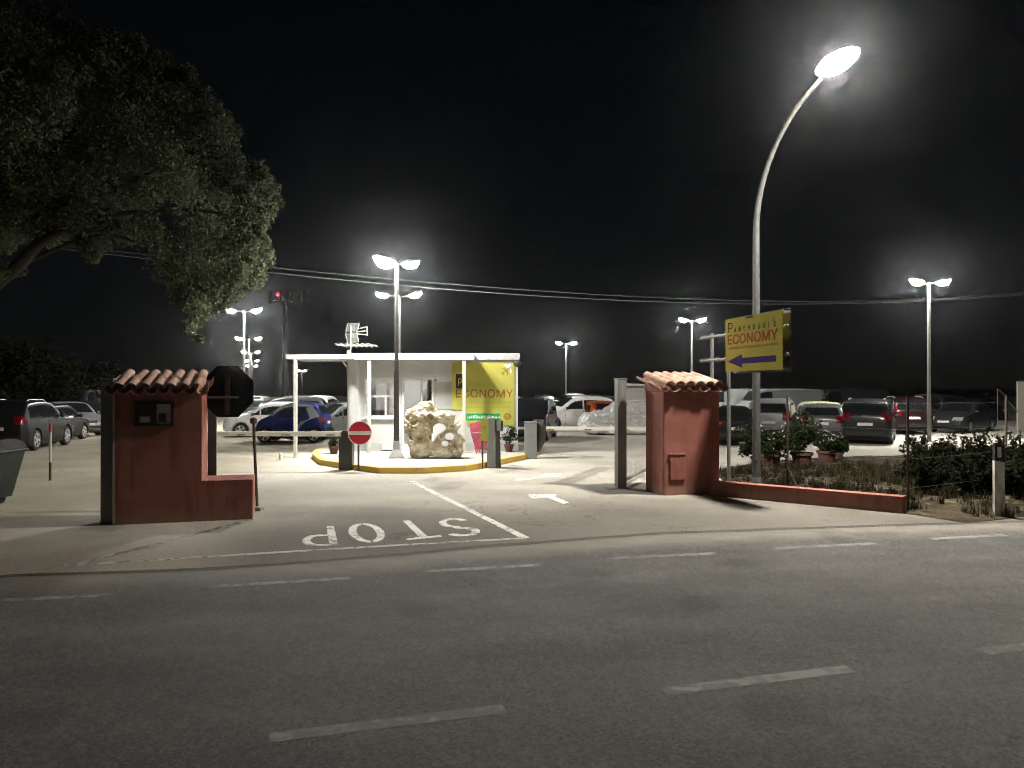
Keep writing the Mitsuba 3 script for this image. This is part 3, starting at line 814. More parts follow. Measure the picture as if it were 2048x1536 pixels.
# no entry sign
p = G(717, 942)
t = thing('no_entry_sign', 'round red no entry sign with white bar in front of the island', 'road sign')
put('post', bar(p, p + [0, 0, 1.22], 0.026, 10), 'galv_dark', True, t)
c = at(720, 866, p[1] - 0.05)
disc = Point(0, 0).buffer(0.305, 32)
rot = np.array([[1, 0, 0, 0], [0, 0, -1, 0], [0, 1, 0, 0], [0, 0, 0, 1.0]])


def upright(poly, h, o):
    m = prism(poly, h)
    m.apply_transform(rot)
    return moved(m, o)


put('rim', upright(disc.difference(disc.buffer(-0.018)), 0.012, c), 'sign_white', False, t)
bar_ = sbox(-0.245, -0.055, 0.285, 0.055).intersection(disc.buffer(-0.019))
put('red_disc', upright(disc.buffer(-0.0185).difference(sbox(-0.40, -0.05, 0.40, 0.05)), 0.011, c), 'sign_red', False, t)
put('white_bar', upright(disc.buffer(-0.0185).intersection(sbox(-0.40, -0.05, 0.40, 0.05)), 0.011, c), 'sign_white', False, t)
put('back_plate', upright(disc, 0.008, c + [0, 0.010, 0]), 'galv', False, t)

# barriers


def barrier(label, box, top, u0, u1, arm_u, arm_v, right, machine, light):
    p = G(*box)
    wd_ = (u1 - u0) / F * p[1]
    t = thing('barrier', label, 'barrier')
    hgt = EYE + (HZ - top) / F * p[1]
    x0, x1 = (u0 - 1024) / F * p[1], (u1 - 1024) / F * p[1]
    put('cabinet', rbx(x0, x1, p[1], p[1] + 0.34, 0, hgt - 0.012, 0.02), machine, 30, t)
    put('lid', rbx(x0 - 0.01, x1 + 0.01, p[1] - 0.012, p[1] + 0.355, hgt - 0.01, hgt + 0.02, 0.01), machine, 30, t)
    yb = p[1] - 0.07 if not right else p[1] + 0.42
    xa, xb = (arm_u[0] - 1024) / F * yb, (arm_u[1] - 1024) / F * yb
    za = EYE + (HZ - arm_v[0]) / F * yb
    zb_ = EYE + (HZ - arm_v[1]) / F * yb
    L = xb - xa
    armm = rbx(0, abs(L), -0.025, 0.025, -0.06, 0.06, 0.012)
    d = np.array([L, 0, zb_ - za])
    d /= np.linalg.norm(d)
    up = np.array([-d[2], 0, d[0]]) * (1 if d[0] > 0 else -1)
    yy = np.cross(up, d)
    put('arm', frame(armm, np.array([xa, yb, za]), d, yy, up), 'arm_white', False, t)
    for s in np.arange(0.25, abs(L), 1.15):
        put('reflector', frame(bx(s, s + 0.22, -0.029, 0.029, -0.045, -0.012), np.array([xa, yb, za]), d, yy, up), light, False, t)
    put('hub', moved(bar([0, -0.06, 0], [0, 0.06, 0], 0.10, 14), [xa, yb + (0.02 if not right else -0.02), za]), machine, 40, t)
    return t, p, x0, x1


barrier('left dark barrier box with a white arm reaching to the left wall', (690, 941), 864, 677, 704, (690, 419), (868, 867), False, 'machine_dark', 'ink_brown')
t, p, x0, x1 = barrier('right grey barrier box with a white arm reaching to the right pillar', (1060, 918), 845, 1049, 1074, (1077, 1345), (857, 858), True, 'machine_grey', 'ink_brown')
put('knob', moved(trimesh.creation.icosphere(1, 0.018), [(x0 + x1) / 2, p[1] - 0.008, 0.72]), 'chrome', True, t)
put('guard', moved(tube([[0, 0, 0.2], [0.12, 0.02, 0.55], [0.13, 0.02, 0.95], [0.05, 0, 1.12]], [0.05, 0.13, 0.14, 0.06], 10), [x1 + 0.02, p[1] + 0.2, 0]), 'machine_dark', True, t)

# ticket machine
p = G(980, 936)
t = thing('ticket_machine', 'slim grey ticket machine with a hooded reader beside the island', 'ticket machine')
x0, x1 = (974 - 1024) / F * p[1], (991 - 1024) / F * p[1]
put('column', rbx(x0, x1, p[1], p[1] + 0.30, 0, 1.33, 0.02), 'machine_grey', 30, t)
sh = prism(Polygon([(0, 0), (0.14, 0), (0.10, 1.30), (-0.01, 1.30)]), 0.26)
sh.apply_transform(rot)
put('dark_side', moved(sh, [x1 + 0.003, p[1] + 0.29, 0]), 'machine_dark', False, t)
put('reader', rbx(x1 + 0.03, x1 + 0.14, p[1] - 0.06, p[1] + 0.02, 0.99, 1.27, 0.02), 'machine_grey', 30, t)
put('reader_side', rbx(x1 + 0.142, x1 + 0.20, p[1] - 0.05, p[1] + 0.10, 0.98, 1.26, 0.015), 'machine_dark', 30, t)
put('hood', rbx(x1 + 0.02, x1 + 0.15, p[1] - 0.08, p[1] + 0.02, 1.275, 1.295, 0.006), 'chrome', False, t)
p = G(965, 938)
t = thing('notice_post', 'small yellow notice on a thin post left of the ticket machine', 'sign')
put('post', bar(p, p + [0, 0, 0.9], 0.022, 8), 'rust', True, t)
put('panel', rbx(p[0] - 0.04, p[0] + 0.15, p[1] - 0.04, p[1] - 0.024, 0.74, 1.32, 0.006), 'banner_yellow', False, t)
put('print', bx(p[0] - 0.01, p[0] + 0.12, p[1] - 0.044, p[1] - 0.0405, 1.05, 1.12), 'ink_olive', False, t)

# folded red chair leaning by the kiosk
p = G(952, 907) + [0, 0, 0.15]
p = np.array([-1.10, 23.55, 0.148])
t = thing('folding_chair', 'folded red fabric chair leaning against the kiosk front', 'chair')
def quad(a, b, c, d, th=0.012):
    P = np.array([a, b, c, d], float)
    n = np.cross(P[1] - P[0], P[2] - P[0])
    n = n / np.linalg.norm(n) * th / 2
    v = np.vstack([P + n, P - n])
    return trimesh.Trimesh(v, [[0, 1, 2], [0, 2, 3], [4, 6, 5], [4, 7, 6], [0, 4, 5], [0, 5, 1], [1, 5, 6], [1, 6, 2], [2, 6, 7], [2, 7, 3], [3, 7, 4], [3, 4, 0]], process=False)
put('seat', moved(quad((0.0, -0.05, 0.12), (0.42, 0.05, 0.10), (0.34, 0.18, 0.62), (-0.16, 0.10, 0.60)), p), 'rose_fabric', False, t)
put('backrest', moved(quad((-0.17, 0.11, 0.62), (0.34, 0.19, 0.64), (0.22, 0.34, 0.98), (-0.20, 0.30, 0.88)), p), 'rose_fabric', False, t)
for a, b in [((-0.19, 0.30, 0.90), (0.02, -0.10, 0.0)), ((0.24, 0.34, 1.0), (0.44, 0.0, 0.0)), ((0.06, 0.33, 0.98), (0.12, -0.08, 0.06)), ((0.36, 0.18, 0.62), (0.0, 0.1, 0.0))]:
    put('frame_tube', bar(p + a, p + b, 0.016, 8), 'sign_red', True, t)

# ------------------------------------------------------------------ kiosk
KY = 24.5
kx = lambda u, y=KY: (u - 1024) / F * y
kz = lambda v, y=KY: EYE + (HZ - v) / F * y
t = kiosk = thing('kiosk', 'white flat-roofed parking kiosk with yellow banner and canopy on the island', 'kiosk')
X0, X1 = kx(703), kx(1036)
XW0, XW1, XD0, XD1, XP1 = kx(728), kx(792), kx(804), kx(868), kx(904)
ZT = 3.02
put('wall', cat([bx(X0, XW0, KY, KY + 0.12, 0.40, ZT), bx(XW0, XW1, KY, KY + 0.12, 0.40, 1.20), bx(XW0, XD0, KY, KY + 0.12, 2.47, ZT), bx(XW1, XD0, KY, KY + 0.12, 0.40, 2.47),
                 bx(XD0, XP1, KY, KY + 0.12, 2.47, ZT), bx(XD1, XP1, KY, KY + 0.12, 0.40, 1.44), bx(XP1, X1, KY, KY + 0.12, 0.40, ZT)]), 'wallwhite', False, t)
put('plinth', cat([bx(X0 - 0.01, XD0, KY - 0.012, KY + 0.12, 0.146, 0.398), bx(XD1, X1 + 0.01, KY - 0.012, KY + 0.12, 0.146, 0.398)]), 'greywall', False, t)
put('side_wall', bx(X0, X0 + 0.12, KY + 0.122, KY + 2.8, 0.146, ZT), 'wallwhite', False, t)
put('side_wall', bx(X1 - 0.12, X1, KY + 0.122, KY + 2.8, 0.146, ZT), 'wallwhite', False, t)
put('back_wall', bx(X0 + 0.122, X1 - 0.122, KY + 2.68, KY + 2.8, 0.146, ZT), 'wallwhite', False, t)
put('floor', bx(X0 + 0.122, X1 - 0.122, KY + 0.122, KY + 2.678, 0.146, 0.18), 'greywall', False, t)
put('corner_column', lathe([(0.19, 0.146), (0.19, ZT)], 24).apply_translation([X0 + 0.06, KY - 0.02, 0]), 'wallwhite', 40, t)
CXL, CXR, CY0 = kx(569, 23.6), kx(948, 23.72), 23.72
put('roof_slab', bx(X0 - 0.12, X1 + 0.05, KY - 0.10, KY + 2.9, ZT + 0.002, ZT + 0.21), 'wallwhite', False, t)
put('canopy', cat([bx(CXL, CXR, CY0, KY - 0.102, ZT + 0.002, ZT + 0.14), bx(CXL, X0 - 0.122, KY - 0.102, KY + 1.6, ZT + 0.002, ZT + 0.14)]), 'white', False, t)
put('fascia', bx(X0 + 0.25, CXR, CY0 - 0.022, CY0 - 0.002, ZT - 0.02, ZT + 0.17), 'white', False, t)
for u in (591, 738.5, 928.5):
    zb = 0.0 if u < 600 else 0.146
    x = kx(u, CY0 + 0.06)
    put('canopy_post', rbx(x - 0.05, x + 0.05, CY0 + 0.01, CY0 + 0.11, zb, ZT, 0.008), 'cream', False, t)
put('strut', bar([kx(682, 24.3), 24.4, ZT], [X0 + 0.02, 24.6, 2.55], 0.03), 'white', True, t)
# window with two rows of lights
wf = [bx(XW0, XW1, KY - 0.02, KY + 0.06, 1.202, 1.26), bx(XW0, XW1, KY - 0.02, KY + 0.06, 1.84, 1.90), bx(XW0, XW1, KY - 0.02, KY + 0.06, 2.42, 2.468), bx(XW0, XW0 + 0.06, KY - 0.018, KY + 0.058, 1.262, 2.418),
      bx(XW1 - 0.06, XW1, KY - 0.018, KY + 0.058, 1.262, 2.418), bx(XW0 + 0.66, XW0 + 0.71, KY - 0.016, KY + 0.056, 1.262, 1.838)]
win = put('window', cat(wf), 'white', False, t)
for (a, b, c, d) in [(XW0 + 0.062, XW1 - 0.062, 1.902, 2.418), (XW0 + 0.062, XW0 + 0.658, 1.262, 1.838), (XW0 + 0.712, XW1 - 0.062, 1.262, 1.838)]:
    put('pane', bx(a, b, KY + 0.018, KY + 0.022, c, d), 'pane', False, win)
put('sill', rbx(XW0 - 0.05, XW1 + 0.05, KY - 0.09, KY - 0.002, 1.14, 1.20, 0.008), 'white', False, win)
dr_ = put('door', cat([bx(XD0, XD0 + 0.07, KY - 0.02, KY + 0.06, 0.146, 2.468), bx(XD1 - 0.07, XD1, KY - 0.02, KY + 0.06, 0.146, 2.468), bx(XD0 + 0.072, XD1 - 0.072, KY - 0.018, KY + 0.058, 2.39, 2.466), bx(XD0 + 0.072, XD1 - 0.072, KY - 0.018, KY + 0.058, 0.148, 0.36),
                       bx(XD0 + 0.60, XD0 + 0.64, KY - 0.016, KY + 0.056, 0.362, 2.388)]), 'white', False, t)
put('pane', bx(XD0 + 0.073, XD0 + 0.599, KY + 0.018, KY + 0.022, 0.362, 2.388), 'pane', False, dr_)
put('pane', bx(XD0 + 0.641, XD1 - 0.073, KY + 0.018, KY + 0.022, 0.362, 2.388), 'pane', False, dr_)
put('handle', bx(XD0 + 0.61, XD0 + 0.63, KY - 0.06, KY - 0.018, 1.05, 1.30), 'black_plastic', False, dr_)
put('grey_panel', bx(XD1 + 0.01, XP1 + 0.30, KY - 0.014, KY - 0.001, 1.46, 2.33), 'greywall', False, t)
put('panel_trim', bx(XD1 + 0.01, XP1 + 0.55, KY - 0.022, KY - 0.001, 2.333, 2.36), 'white', False, t)
put('notice', bx(XP1 - 0.03, XP1 + 0.10, KY - 0.006, KY - 0.001, 1.20, 1.27), 'ink_dark', False, t)
put('paper_notice', bx(XW0 + 0.72, XW0 + 0.90, KY + 0.010, KY + 0.016, 2.16, 2.38), 'white', False, t)
put('vent_box', rbx(kx(765), kx(787), KY - 0.14, KY - 0.014, 0.18, 0.37, 0.01), 'white', False, t)
# inside the kiosk
put('cupboard', bx(XD0 + 0.40, XD0 + 0.95, KY + 1.5, KY + 2.2, 0.182, 2.05), 'galv', False, t)
put('desk', bx(XW0 - 0.2, XW1 + 0.1, KY + 0.14, KY + 0.75, 0.95, 1.0), 'greywall', False, t)
put('monitor', bx(XW0 + 0.16, XW0 + 0.62, KY + 0.40, KY + 0.45, 1.06, 1.42), 'black_plastic', False, t)
put('shelf_unit', bx(XW0 + 0.05, XW0 + 0.40, KY + 1.9, KY + 2.5, 0.182, 2.3), 'machine_grey', False, t)
put('curtain', cat([lathe([(0.05, 0.2), (0.05, 2.4)], 8).apply_translation([XD1 - 0.20 + 0.07 * i, KY + 0.35 + 0.02 * (i % 2), 0]) for i in range(4)]), 'machine_dark', True, t)
lp = trimesh.Trimesh([[-4.2, KY + 0.9, ZT - 0.12], [-3.0, KY + 0.9, ZT - 0.12], [-3.0, KY + 1.2, ZT - 0.12], [-4.2, KY + 1.2, ZT - 0.12]], [[0, 2, 1], [0, 3, 2]], process=False)
put('lamp_body', bx(-4.22, -2.98, KY + 0.88, KY + 1.22, ZT - 0.118, ZT - 0.06), 'white', False, t)
emitter(lp, 'ceiling_lamp', t, 24, 0.36, (1, 0.99, 0.93), 2)
# the banner
BX0, BX1, BZ0, BZ1 = kx(904), kx(1029), kz(851), kz(725)
bw, bh = BX1 - BX0, BZ1 - BZ0
t = thing('banner', 'big yellow parking banner covering the right end of the kiosk front', 'banner')
bp = Polygon([(0, 0.50), (0.47, 0.50), (0.47, 0), (bw, 0), (bw, bh), (0, bh)])


def on_banner(m, a, b, lift):
    return frame(m, np.array([BX0 + a, KY - lift, BZ0 + b]), (1, 0, 0), (0, 0, 1.0), (0, -1.0, 0))


put('sheet', on_banner(prism(bp, 0.006), 0, 0, 0.024), 'banner_yellow', False, t)
Lf = 0.031
pf = lambda u, v: (kx(u) - BX0, kz(v) - BZ0)
a, b = pf(912, 777)
put('logo_box', on_banner(bx(0, 0.24, 0, 0.46, 0, 0.004), a, b, Lf), 'ink_dark', False, t)
put('logo_letter', on_banner(text('P', 0.12, 0.24, 0.003), a + 0.07, b + 0.08, Lf + 0.004), 'banner_yellow', False, t)
for i, ch in enumerate('ARCHEGGIO'):
    put('letter', on_banner(text(ch, 0.08 if ch != 'I' else 0.025, 0.105, 0.003, True), pf(929, 772.5)[0] + 0.113 * i, pf(929, 772.5)[1], Lf), 'ink_olive', False, t)
put('name_lettering', on_banner(text('ECONOMY', kx(1026) - kx(912), 0.255, 0.004), *pf(912, 795), Lf), 'ink_red', False, t)
rng = np.random.default_rng(8)
for v, u0, u1 in ((806, 924, 1022), (815.5, 922, 965), (815.5, 974, 1021)):
    bits, x = [], 0
    while x < kx(u1) - kx(u0):
        w = rng.uniform(0.012, 0.05)
        bits.append(bx(x, x + w, 0, rng.uniform(0.028, 0.045), 0, 0.003))
        x += w + rng.uniform(0.008, 0.02)
    put('small_print', on_banner(cat(bits), *pf(u0, v), Lf), 'ink_olive', False, t)
a, b = pf(932, 841)
put('green_strip', on_banner(bx(0, kx(1000) - kx(932), 0, 0.22, 0, 0.004), a, b, Lf), 'ink_green', False, t)
bits, x = [], 0.03
while x < kx(998) - kx(932):
    w = rng.uniform(0.02, 0.09)
    bits.append(bx(x, x + w, 0.07, rng.uniform(0.12, 0.17), 0, 0.003))
    x += w + rng.uniform(0.012, 0.035)
put('strip_print', on_banner(cat(bits), a, b, Lf + 0.004), 'ink_mint', False, t)
put('roundel', on_banner(prism(affinity.scale(Point(0, 0).buffer(0.12, 20), 1, 0.9), 0.004), *pf(1015, 833), Lf), 'ink_brown', False, t)
put('roundel_print', on_banner(cat([bx(-0.07, 0.07, 0.01, 0.04, 0, 0.003), bx(-0.05, 0.05, -0.04, -0.015, 0, 0.003)]), *pf(1015, 833), Lf + 0.004), 'ink_olive', False, t)
sw = Polygon([(-0.30, 0.26), (0.0, 0.31), (0.02, 0.0), (-0.02, -0.06), (-0.06, 0.14)])
put('plane_mark', on_banner(prism(affinity.rotate(affinity.scale(plane, 2.6, 2.3, origin=(0, 0)), 38, origin=(0, 0)), 0.004), *pf(1013, 741), Lf), 'ink_brown', False, t)
put('wing_mark', on_banner(prism(affinity.scale(sw, 0.9, 0.9, origin=(0, 0)), 0.003), pf(1022, 745)[0], pf(1022, 745)[1], Lf), 'sign_white', False, t)
t = thing('security_camera', 'dark camera dome under the right end of the kiosk roof', 'camera')
put('dome', moved(lathe([(0.03, -0.14), (0.11, -0.10), (0.13, 0.0), (0.10, 0.05)], 12), [X1 - 0.02, KY - 0.22, 2.93]), 'machine_dark', True, t)
put('bracket', bx(X1 - 0.05, X1 + 0.01, KY - 0.2, KY - 0.03, 2.95, 2.99), 'machine_dark', False, t)

# aerial on the roof
t = thing('tv_aerial', 'metal television aerial with mesh reflectors on the kiosk roof', 'aerial')
ay = 25.3
mz = lambda v: EYE + (HZ - v) / F * ay
mx = lambda u: (u - 1024) / F * ay
put('mast', bar([mx(701), ay, ZT + 0.2], [mx(701), ay, mz(652)], 0.024, 8), 'aluminium', True, t)


def grill(c4, n, m):
    A_, B_, C_, D_ = [np.array([mx(u), ay + dy, mz(v)]) for u, v, dy in c4]
    out = [bar(A_, B_, 0.014, 5), bar(B_, C_, 0.014, 5), bar(C_, D_, 0.014, 5), bar(D_, A_, 0.014, 5)]
    for s in np.linspace(0, 1, n)[1:-1]:
        out.append(bar(A_ + (D_ - A_) * s, B_ + (C_ - B_) * s, 0.009, 4))
    for s in np.linspace(0, 1, m)[1:-1]:
        out.append(bar(A_ + (B_ - A_) * s, D_ + (C_ - D_) * s, 0.007, 4))
    return cat(out)


put('reflector', grill([(694, 646.5, 0.1), (721, 648, -0.25), (717, 662, -0.15), (688.5, 662, 0.2)], 9, 4), 'aluminium', False, t)
put('reflector', grill([(688.5, 666, 0.2), (715, 667, -0.15), (720, 684, -0.25), (694, 687, 0.1)], 9, 4), 'aluminium', False, t)
for (u0, v0, u1, v1) in [(714, 659, 736, 655), (714, 664, 738, 663), (713, 668, 738, 671)]:
    put('rod', bar([mx(u0), ay - 0.1, mz(v0)], [mx(u1), ay - 0.3, mz(v1)], 0.018, 6), 'aluminium', False, t)
put('rod', bar([mx(737), ay - 0.3, mz(654)], [mx(738), ay - 0.3, mz(672)], 0.02, 6), 'aluminium', False, t)
put('boom', bar([mx(674), ay, mz(690.5)], [mx(756), ay - 0.3, mz(692)], 0.022, 6), 'aluminium', False, t)
for s in np.linspace(0.1, 0.9, 7):
    c = np.array([mx(674 + 82 * s), ay - 0.3 * s, mz(691)])
    put('element', bar(c + [-0.12, -0.35, 0.04], c + [0.12, 0.35, -0.04], 0.014, 5), 'aluminium', False, t)
put('junction_box', rbx(mx(694), mx(701) - 0.03, ay - 0.05, ay + 0.05, ZT + 0.212, ZT + 0.34, 0.01), 'aluminium', False, t)

# ------------------------------------------------------------------ plants


def leaves(centres, spread, n, size, rng, flat=1.0):
    C = np.repeat(np.asarray(centres, float), n, axis=0)
    S = np.repeat(np.broadcast_to(spread, (len(centres),)), n)
    d = rng.normal(size=C.shape)
    d /= np.linalg.norm(d, axis=1, keepdims=True)
    r = rng.random(len(C)) ** 0.45
    P = C + d * (S * r)[:, None] * [1, 1, flat]
    nrm = d * 0.5 + rng.normal(size=C.shape) * 0.6 + [0, 0, 0.25]
    nrm /= np.linalg.norm(nrm, axis=1, keepdims=True)
    a = np.cross(nrm, rng.normal(size=C.shape))
    a /= np.linalg.norm(a, axis=1, keepdims=True)
    b = np.cross(nrm, a)
    s = (size * rng.uniform(0.6, 1.3, len(C)))[:, None]
    v = np.stack([P - a * s, P + b * s * 0.42 + nrm * s * 0.12, P + a * s, P - b * s * 0.42 + nrm * s * 0.12], 1).reshape(-1, 3)
    i = np.arange(len(C))[:, None] * 4
    f = np.vstack([i + [0, 3, 1], i + [1, 3, 2]])
    return trimesh.Trimesh(v, f, process=False)


rng = np.random.default_rng(21)
outline = Polygon([(-380, 40), (-120, -60), (120, 20), (300, 90), (420, 180), (470, 235), (505, 300), (548, 345), (566, 375), (548, 420), (530, 455), (540, 500), (530, 545), (505, 575), (478, 580), (455, 605), (432, 625), (408, 640), (386, 688),
                   (374, 650), (368, 612), (335, 590), (300, 570), (272, 560), (250, 515), (232, 500), (218, 540), (195, 556), (176, 530), (168, 500), (140, 470), (100, 470), (60, 520), (10, 560), (-60, 600), (-200, 560), (-380, 420)])
TY = 20.5
cl = []
minx, miny, maxx, maxy = outline.bounds
while len(cl) < 1500:
    u, v = rng.uniform(minx, maxx), rng.uniform(miny, maxy)
    u2, v2 = u + 26 * (meshkit.noise([u / 38, v / 38, 1.0], 2) - 0.5), v + 26 * (meshkit.noise([u / 38, v / 38, 5.0], 3) - 0.5)
    if outline.contains(Point(u2, v2)):
        d = outline.exterior.distance(Point(u2, v2))
        if d < 5 or meshkit.fbm(np.array([u / 70, v / 70, 2.0]), 3, 5) < 0.41:
            continue
        half = min(4.0, 0.5 + d / 45)
        y = TY + rng.uniform(-1, 1) * half
        p = at(u, v, TY)
        k = 0.6 + 0.4 * y / TY
        cl.append([p[0] * k, y, EYE + (p[2] - EYE) * k, rng.uniform(0.5, 1.2) * min(0.46, 0.19 + d / 220)])
cl = np.array(cl)
t = thing('tree', 'large leafy tree overhanging the left gate, its right side lit by the lamps', 'tree')
put('crown', leaves(cl[:, :3], cl[:, 3], 150, 0.068, rng), 'leaf_tree', False, t)
tr = [[-16.6, 20.7, 0], [-16.5, 20.7, 1.5], [-16.0, 20.6, 2.8], [-15.0, 20.5, 3.9]]
put('trunk', tube(tr, [0.50, 0.42, 0.37, 0.32], 14), 'bark', True, t)


def limb(px, r0, r1, dy=0.0):
    pts = [np.array(tr[-1])] + [at(u, v, TY + dy * i / len(px)) for i, (u, v) in enumerate(px)]
    pts = np.array(pts)
    q_ = np.linspace(0, 1, len(pts))
    ss = np.linspace(0, 1, len(pts) * 4)
    q = np.column_stack([PchipInterpolator(q_, pts[:, k])(ss) for k in range(3)])
    q += 0.06 * (meshkit.noise(q * 1.7, 3)[:, None] - 0.5)
    put('branch', tube(q, np.linspace(r0, r1, len(q)), 8), 'bark', True, t)


limb([(0, 560), (60, 505), (100, 458), (160, 415), (230, 380), (330, 330), (400, 300)], 0.20, 0.035, -1.0)
limb([(0, 562), (90, 480), (170, 445), (260, 425), (360, 420), (460, 430)], 0.14, 0.025, -1.8)
limb([(-100, 500), (20, 380), (110, 300), (180, 220)], 0.24, 0.05, 0.5)
limb([(-200, 420), (-150, 280), (-80, 150)], 0.24, 0.06, 1.0)
limb([(60, 520), (200, 470), (300, 500), (370, 570)], 0.075, 0.015, -1.5)

# far left dark bushes behind the parked cars
for (u, v, y, r, l) in [(30, 762, 44, 2.3, 'dark bushy tree behind the cars at the far left edge'), (100, 768, 47, 2.0, 'dark bush behind the silver car at the left'), (165, 775, 50, 1.6, 'small dark bush behind the dark van at the left'), (-60, 750, 46, 2.8, 'big dark tree half outside the left edge')]:
    c = at(u, v, y)
    cs = c + rng.normal(size=(26, 3)) * [r * 0.5, r * 0.4, r * 0.34]
    cs[:, 2] = np.maximum(cs[:, 2], 0.5)
    t = thing('bushy_tree', l, 'tree', 'dark trees along the left of the car park')
    put('crown', leaves(cs, r * 0.45, 130, 0.17, rng), 'leaf_shrub', False, t)
    put('trunk', tube([[c[0], y, 0], [c[0] + 0.1, y, c[2]]], [0.14, 0.07], 8), 'bark', True, t)

# verge: soil bed, dry grass, shrubs
bedp = Polygon([tuple(A + nAB * 0.21 + dAB * 0.75), tuple(B + nAB * 0.21), tuple(B + dAB * 0.03)] + [tuple(G(u, v)[:2]) for u, v in [(1830, 1030), (1880, 1038), (1930, 1046), (1975, 1042), (2048, 1033), (2200, 1030)]] + [(16, 12.9), (20, 24), (12.5, 24), (9.6, 23.8), (7.6, 22.6), (5.6, 20.5), (4.9, 18.5)])
v, f = trimesh.creation.triangulate_polygon(bedp.buffer(-0.001), engine='earcut')
gx, gy = np.meshgrid(np.arange(3.5, 20, 0.16), np.arange(11, 24.2, 0.16))
pts = np.column_stack([gx.ravel(), gy.ravel()])
ins = shapely.contains_xy(bedp.buffer(-0.05), pts[:, 0], pts[:, 1])
ring_ = np.array(bedp.segmentize(0.16).exterior.coords)[:-1]
allp = np.vstack([ring_, pts[ins]])
from scipy.spatial import Delaunay
tri = Delaunay(allp).simplices
cen = allp[tri].mean(1)
tri = tri[shapely.contains_xy(bedp, cen[:, 0], cen[:, 1])]


def bed_z(P):
    d = shapely.distance(shapely.points(P), bedp.exterior)
    return 0.012 + np.minimum(d, 0.9) * 0.12 * (0.4 + meshkit.fbm(np.column_stack([P, P[:, 0] * 0]) * 1.3, 3, 6)) + 0.05 * np.minimum(d, 1) * (meshkit.fbm(np.column_stack([P, P[:, 0] * 0]) * 5, 3, 7) - 0.4)


bm = trimesh.Trimesh(np.column_stack([allp, bed_z(allp)]), tri, process=False)
if bm.face_normals[:, 2].mean() < 0:
    bm.invert()
put('planting_bed', bm, 'soil', True, kind='structure', label='dark soil verge with weeds behind the low red wall')


def blades(P, n, h, rng, w=0.008, lean=0.5):
    C = np.repeat(P, n, axis=0)
    C = C + np.column_stack([rng.normal(0, 0.05, (len(C), 2)), np.zeros(len(C))])
    hh = h * rng.uniform(0.4, 1.2, len(C))
    th = rng.uniform(0, 2 * np.pi, len(C))
    side = np.column_stack([np.cos(th), np.sin(th), th * 0]) * w
    dirv = np.column_stack([-np.sin(th), np.cos(th), th * 0]) * (rng.uniform(0, lean, len(C)) * hh)[:, None]
    tipp = C + dirv + np.column_stack([th * 0, th * 0, hh])
    mid = C + dirv * 0.35 + np.column_stack([th * 0, th * 0, hh * 0.55])
    v = np.stack([C - side, C + side, mid + side * 0.7, mid - side * 0.7, tipp], 1).reshape(-1, 3)
    i = np.arange(len(C))[:, None] * 5
    return trimesh.Trimesh(v, np.vstack([i + [0, 1, 2], i + [0, 2, 3], i + [3, 2, 4]]), process=False)


def scatter(poly, n, rng):
    x0, y0, x1, y1 = poly.bounds
    P = np.column_stack([rng.uniform(x0, x1, n), rng.uniform(y0, y1, n)])
    P = P[shapely.contains_xy(poly, P[:, 0], P[:, 1])]
    return np.column_stack([P, bed_z(P) - 0.01])


gp = scatter(bedp.intersection(sbox(3, 11, 13, 20)), 1500, rng)
gp = gp[meshkit.fbm(gp * 0.9, 3, 12) > 0.38]
put('grass', cat([blades(gp, 14, 0.13, rng), blades(gp[::4], 22, 0.26, rng, 0.006, 0.8)]), 'grass_dry', False, kind='stuff', label='dry grass and weeds on the dark verge', cat='grass')

SH = [(1855, 930, 16.4, 0.50), (1930, 930, 15.8, 0.56), (1992, 950, 14.8, 0.46), (2045, 938, 15.4, 0.62), (2095, 955, 14.2, 0.60), (1885, 958, 14.9, 0.36)]
SL = ['low dark shrub beside the fence post at the end of the red wall', 'dark leafy shrub in the middle of the verge with sprigs on top', 'dark shrub just behind the white marker post', 'dense dark shrub at the right edge of the photo', 'dark shrub cut off by the right edge, nearest the road', 'small low shrub at the front of the verge']
for (u, v, y, r), l in zip(SH, SL):
    c = at(u, v, y)
    k = 30
    cs = c + rng.normal(size=(k, 3)) * [r * 0.52, r * 0.45, r * 0.30]
    cs[:, 2] = np.maximum(cs[:, 2], 0.18)
    t = thing('shrub', l, 'shrub', 'dark shrubs on the verge')
    twigs, tw = [], []
    for j in range(16):
        b = np.array([c[0] + rng.normal(0, r * 0.6), y + rng.normal(0, r * 0.3), c[2]])
        e = b + [rng.normal(0, 0.14), rng.normal(0, 0.1), r * rng.uniform(0.55, 1.25)]
        twigs.append(bar(b, e, 0.006, 4))
        for s in np.linspace(0.55, 1, 5):
            tw.append(b + (e - b) * s)
    put('foliage', cat([leaves(cs, r * 0.36, 150, 0.055, rng), leaves(np.array(tw), 0.07, 9, 0.045, rng)]), 'leaf_shrub', False, t)
    st = [bar([c[0] + rng.normal(0, 0.05), y, 0.0], q, 0.012, 4) for q in cs[:6]]
    put('stems', cat(st + twigs), 'bark', False, t)

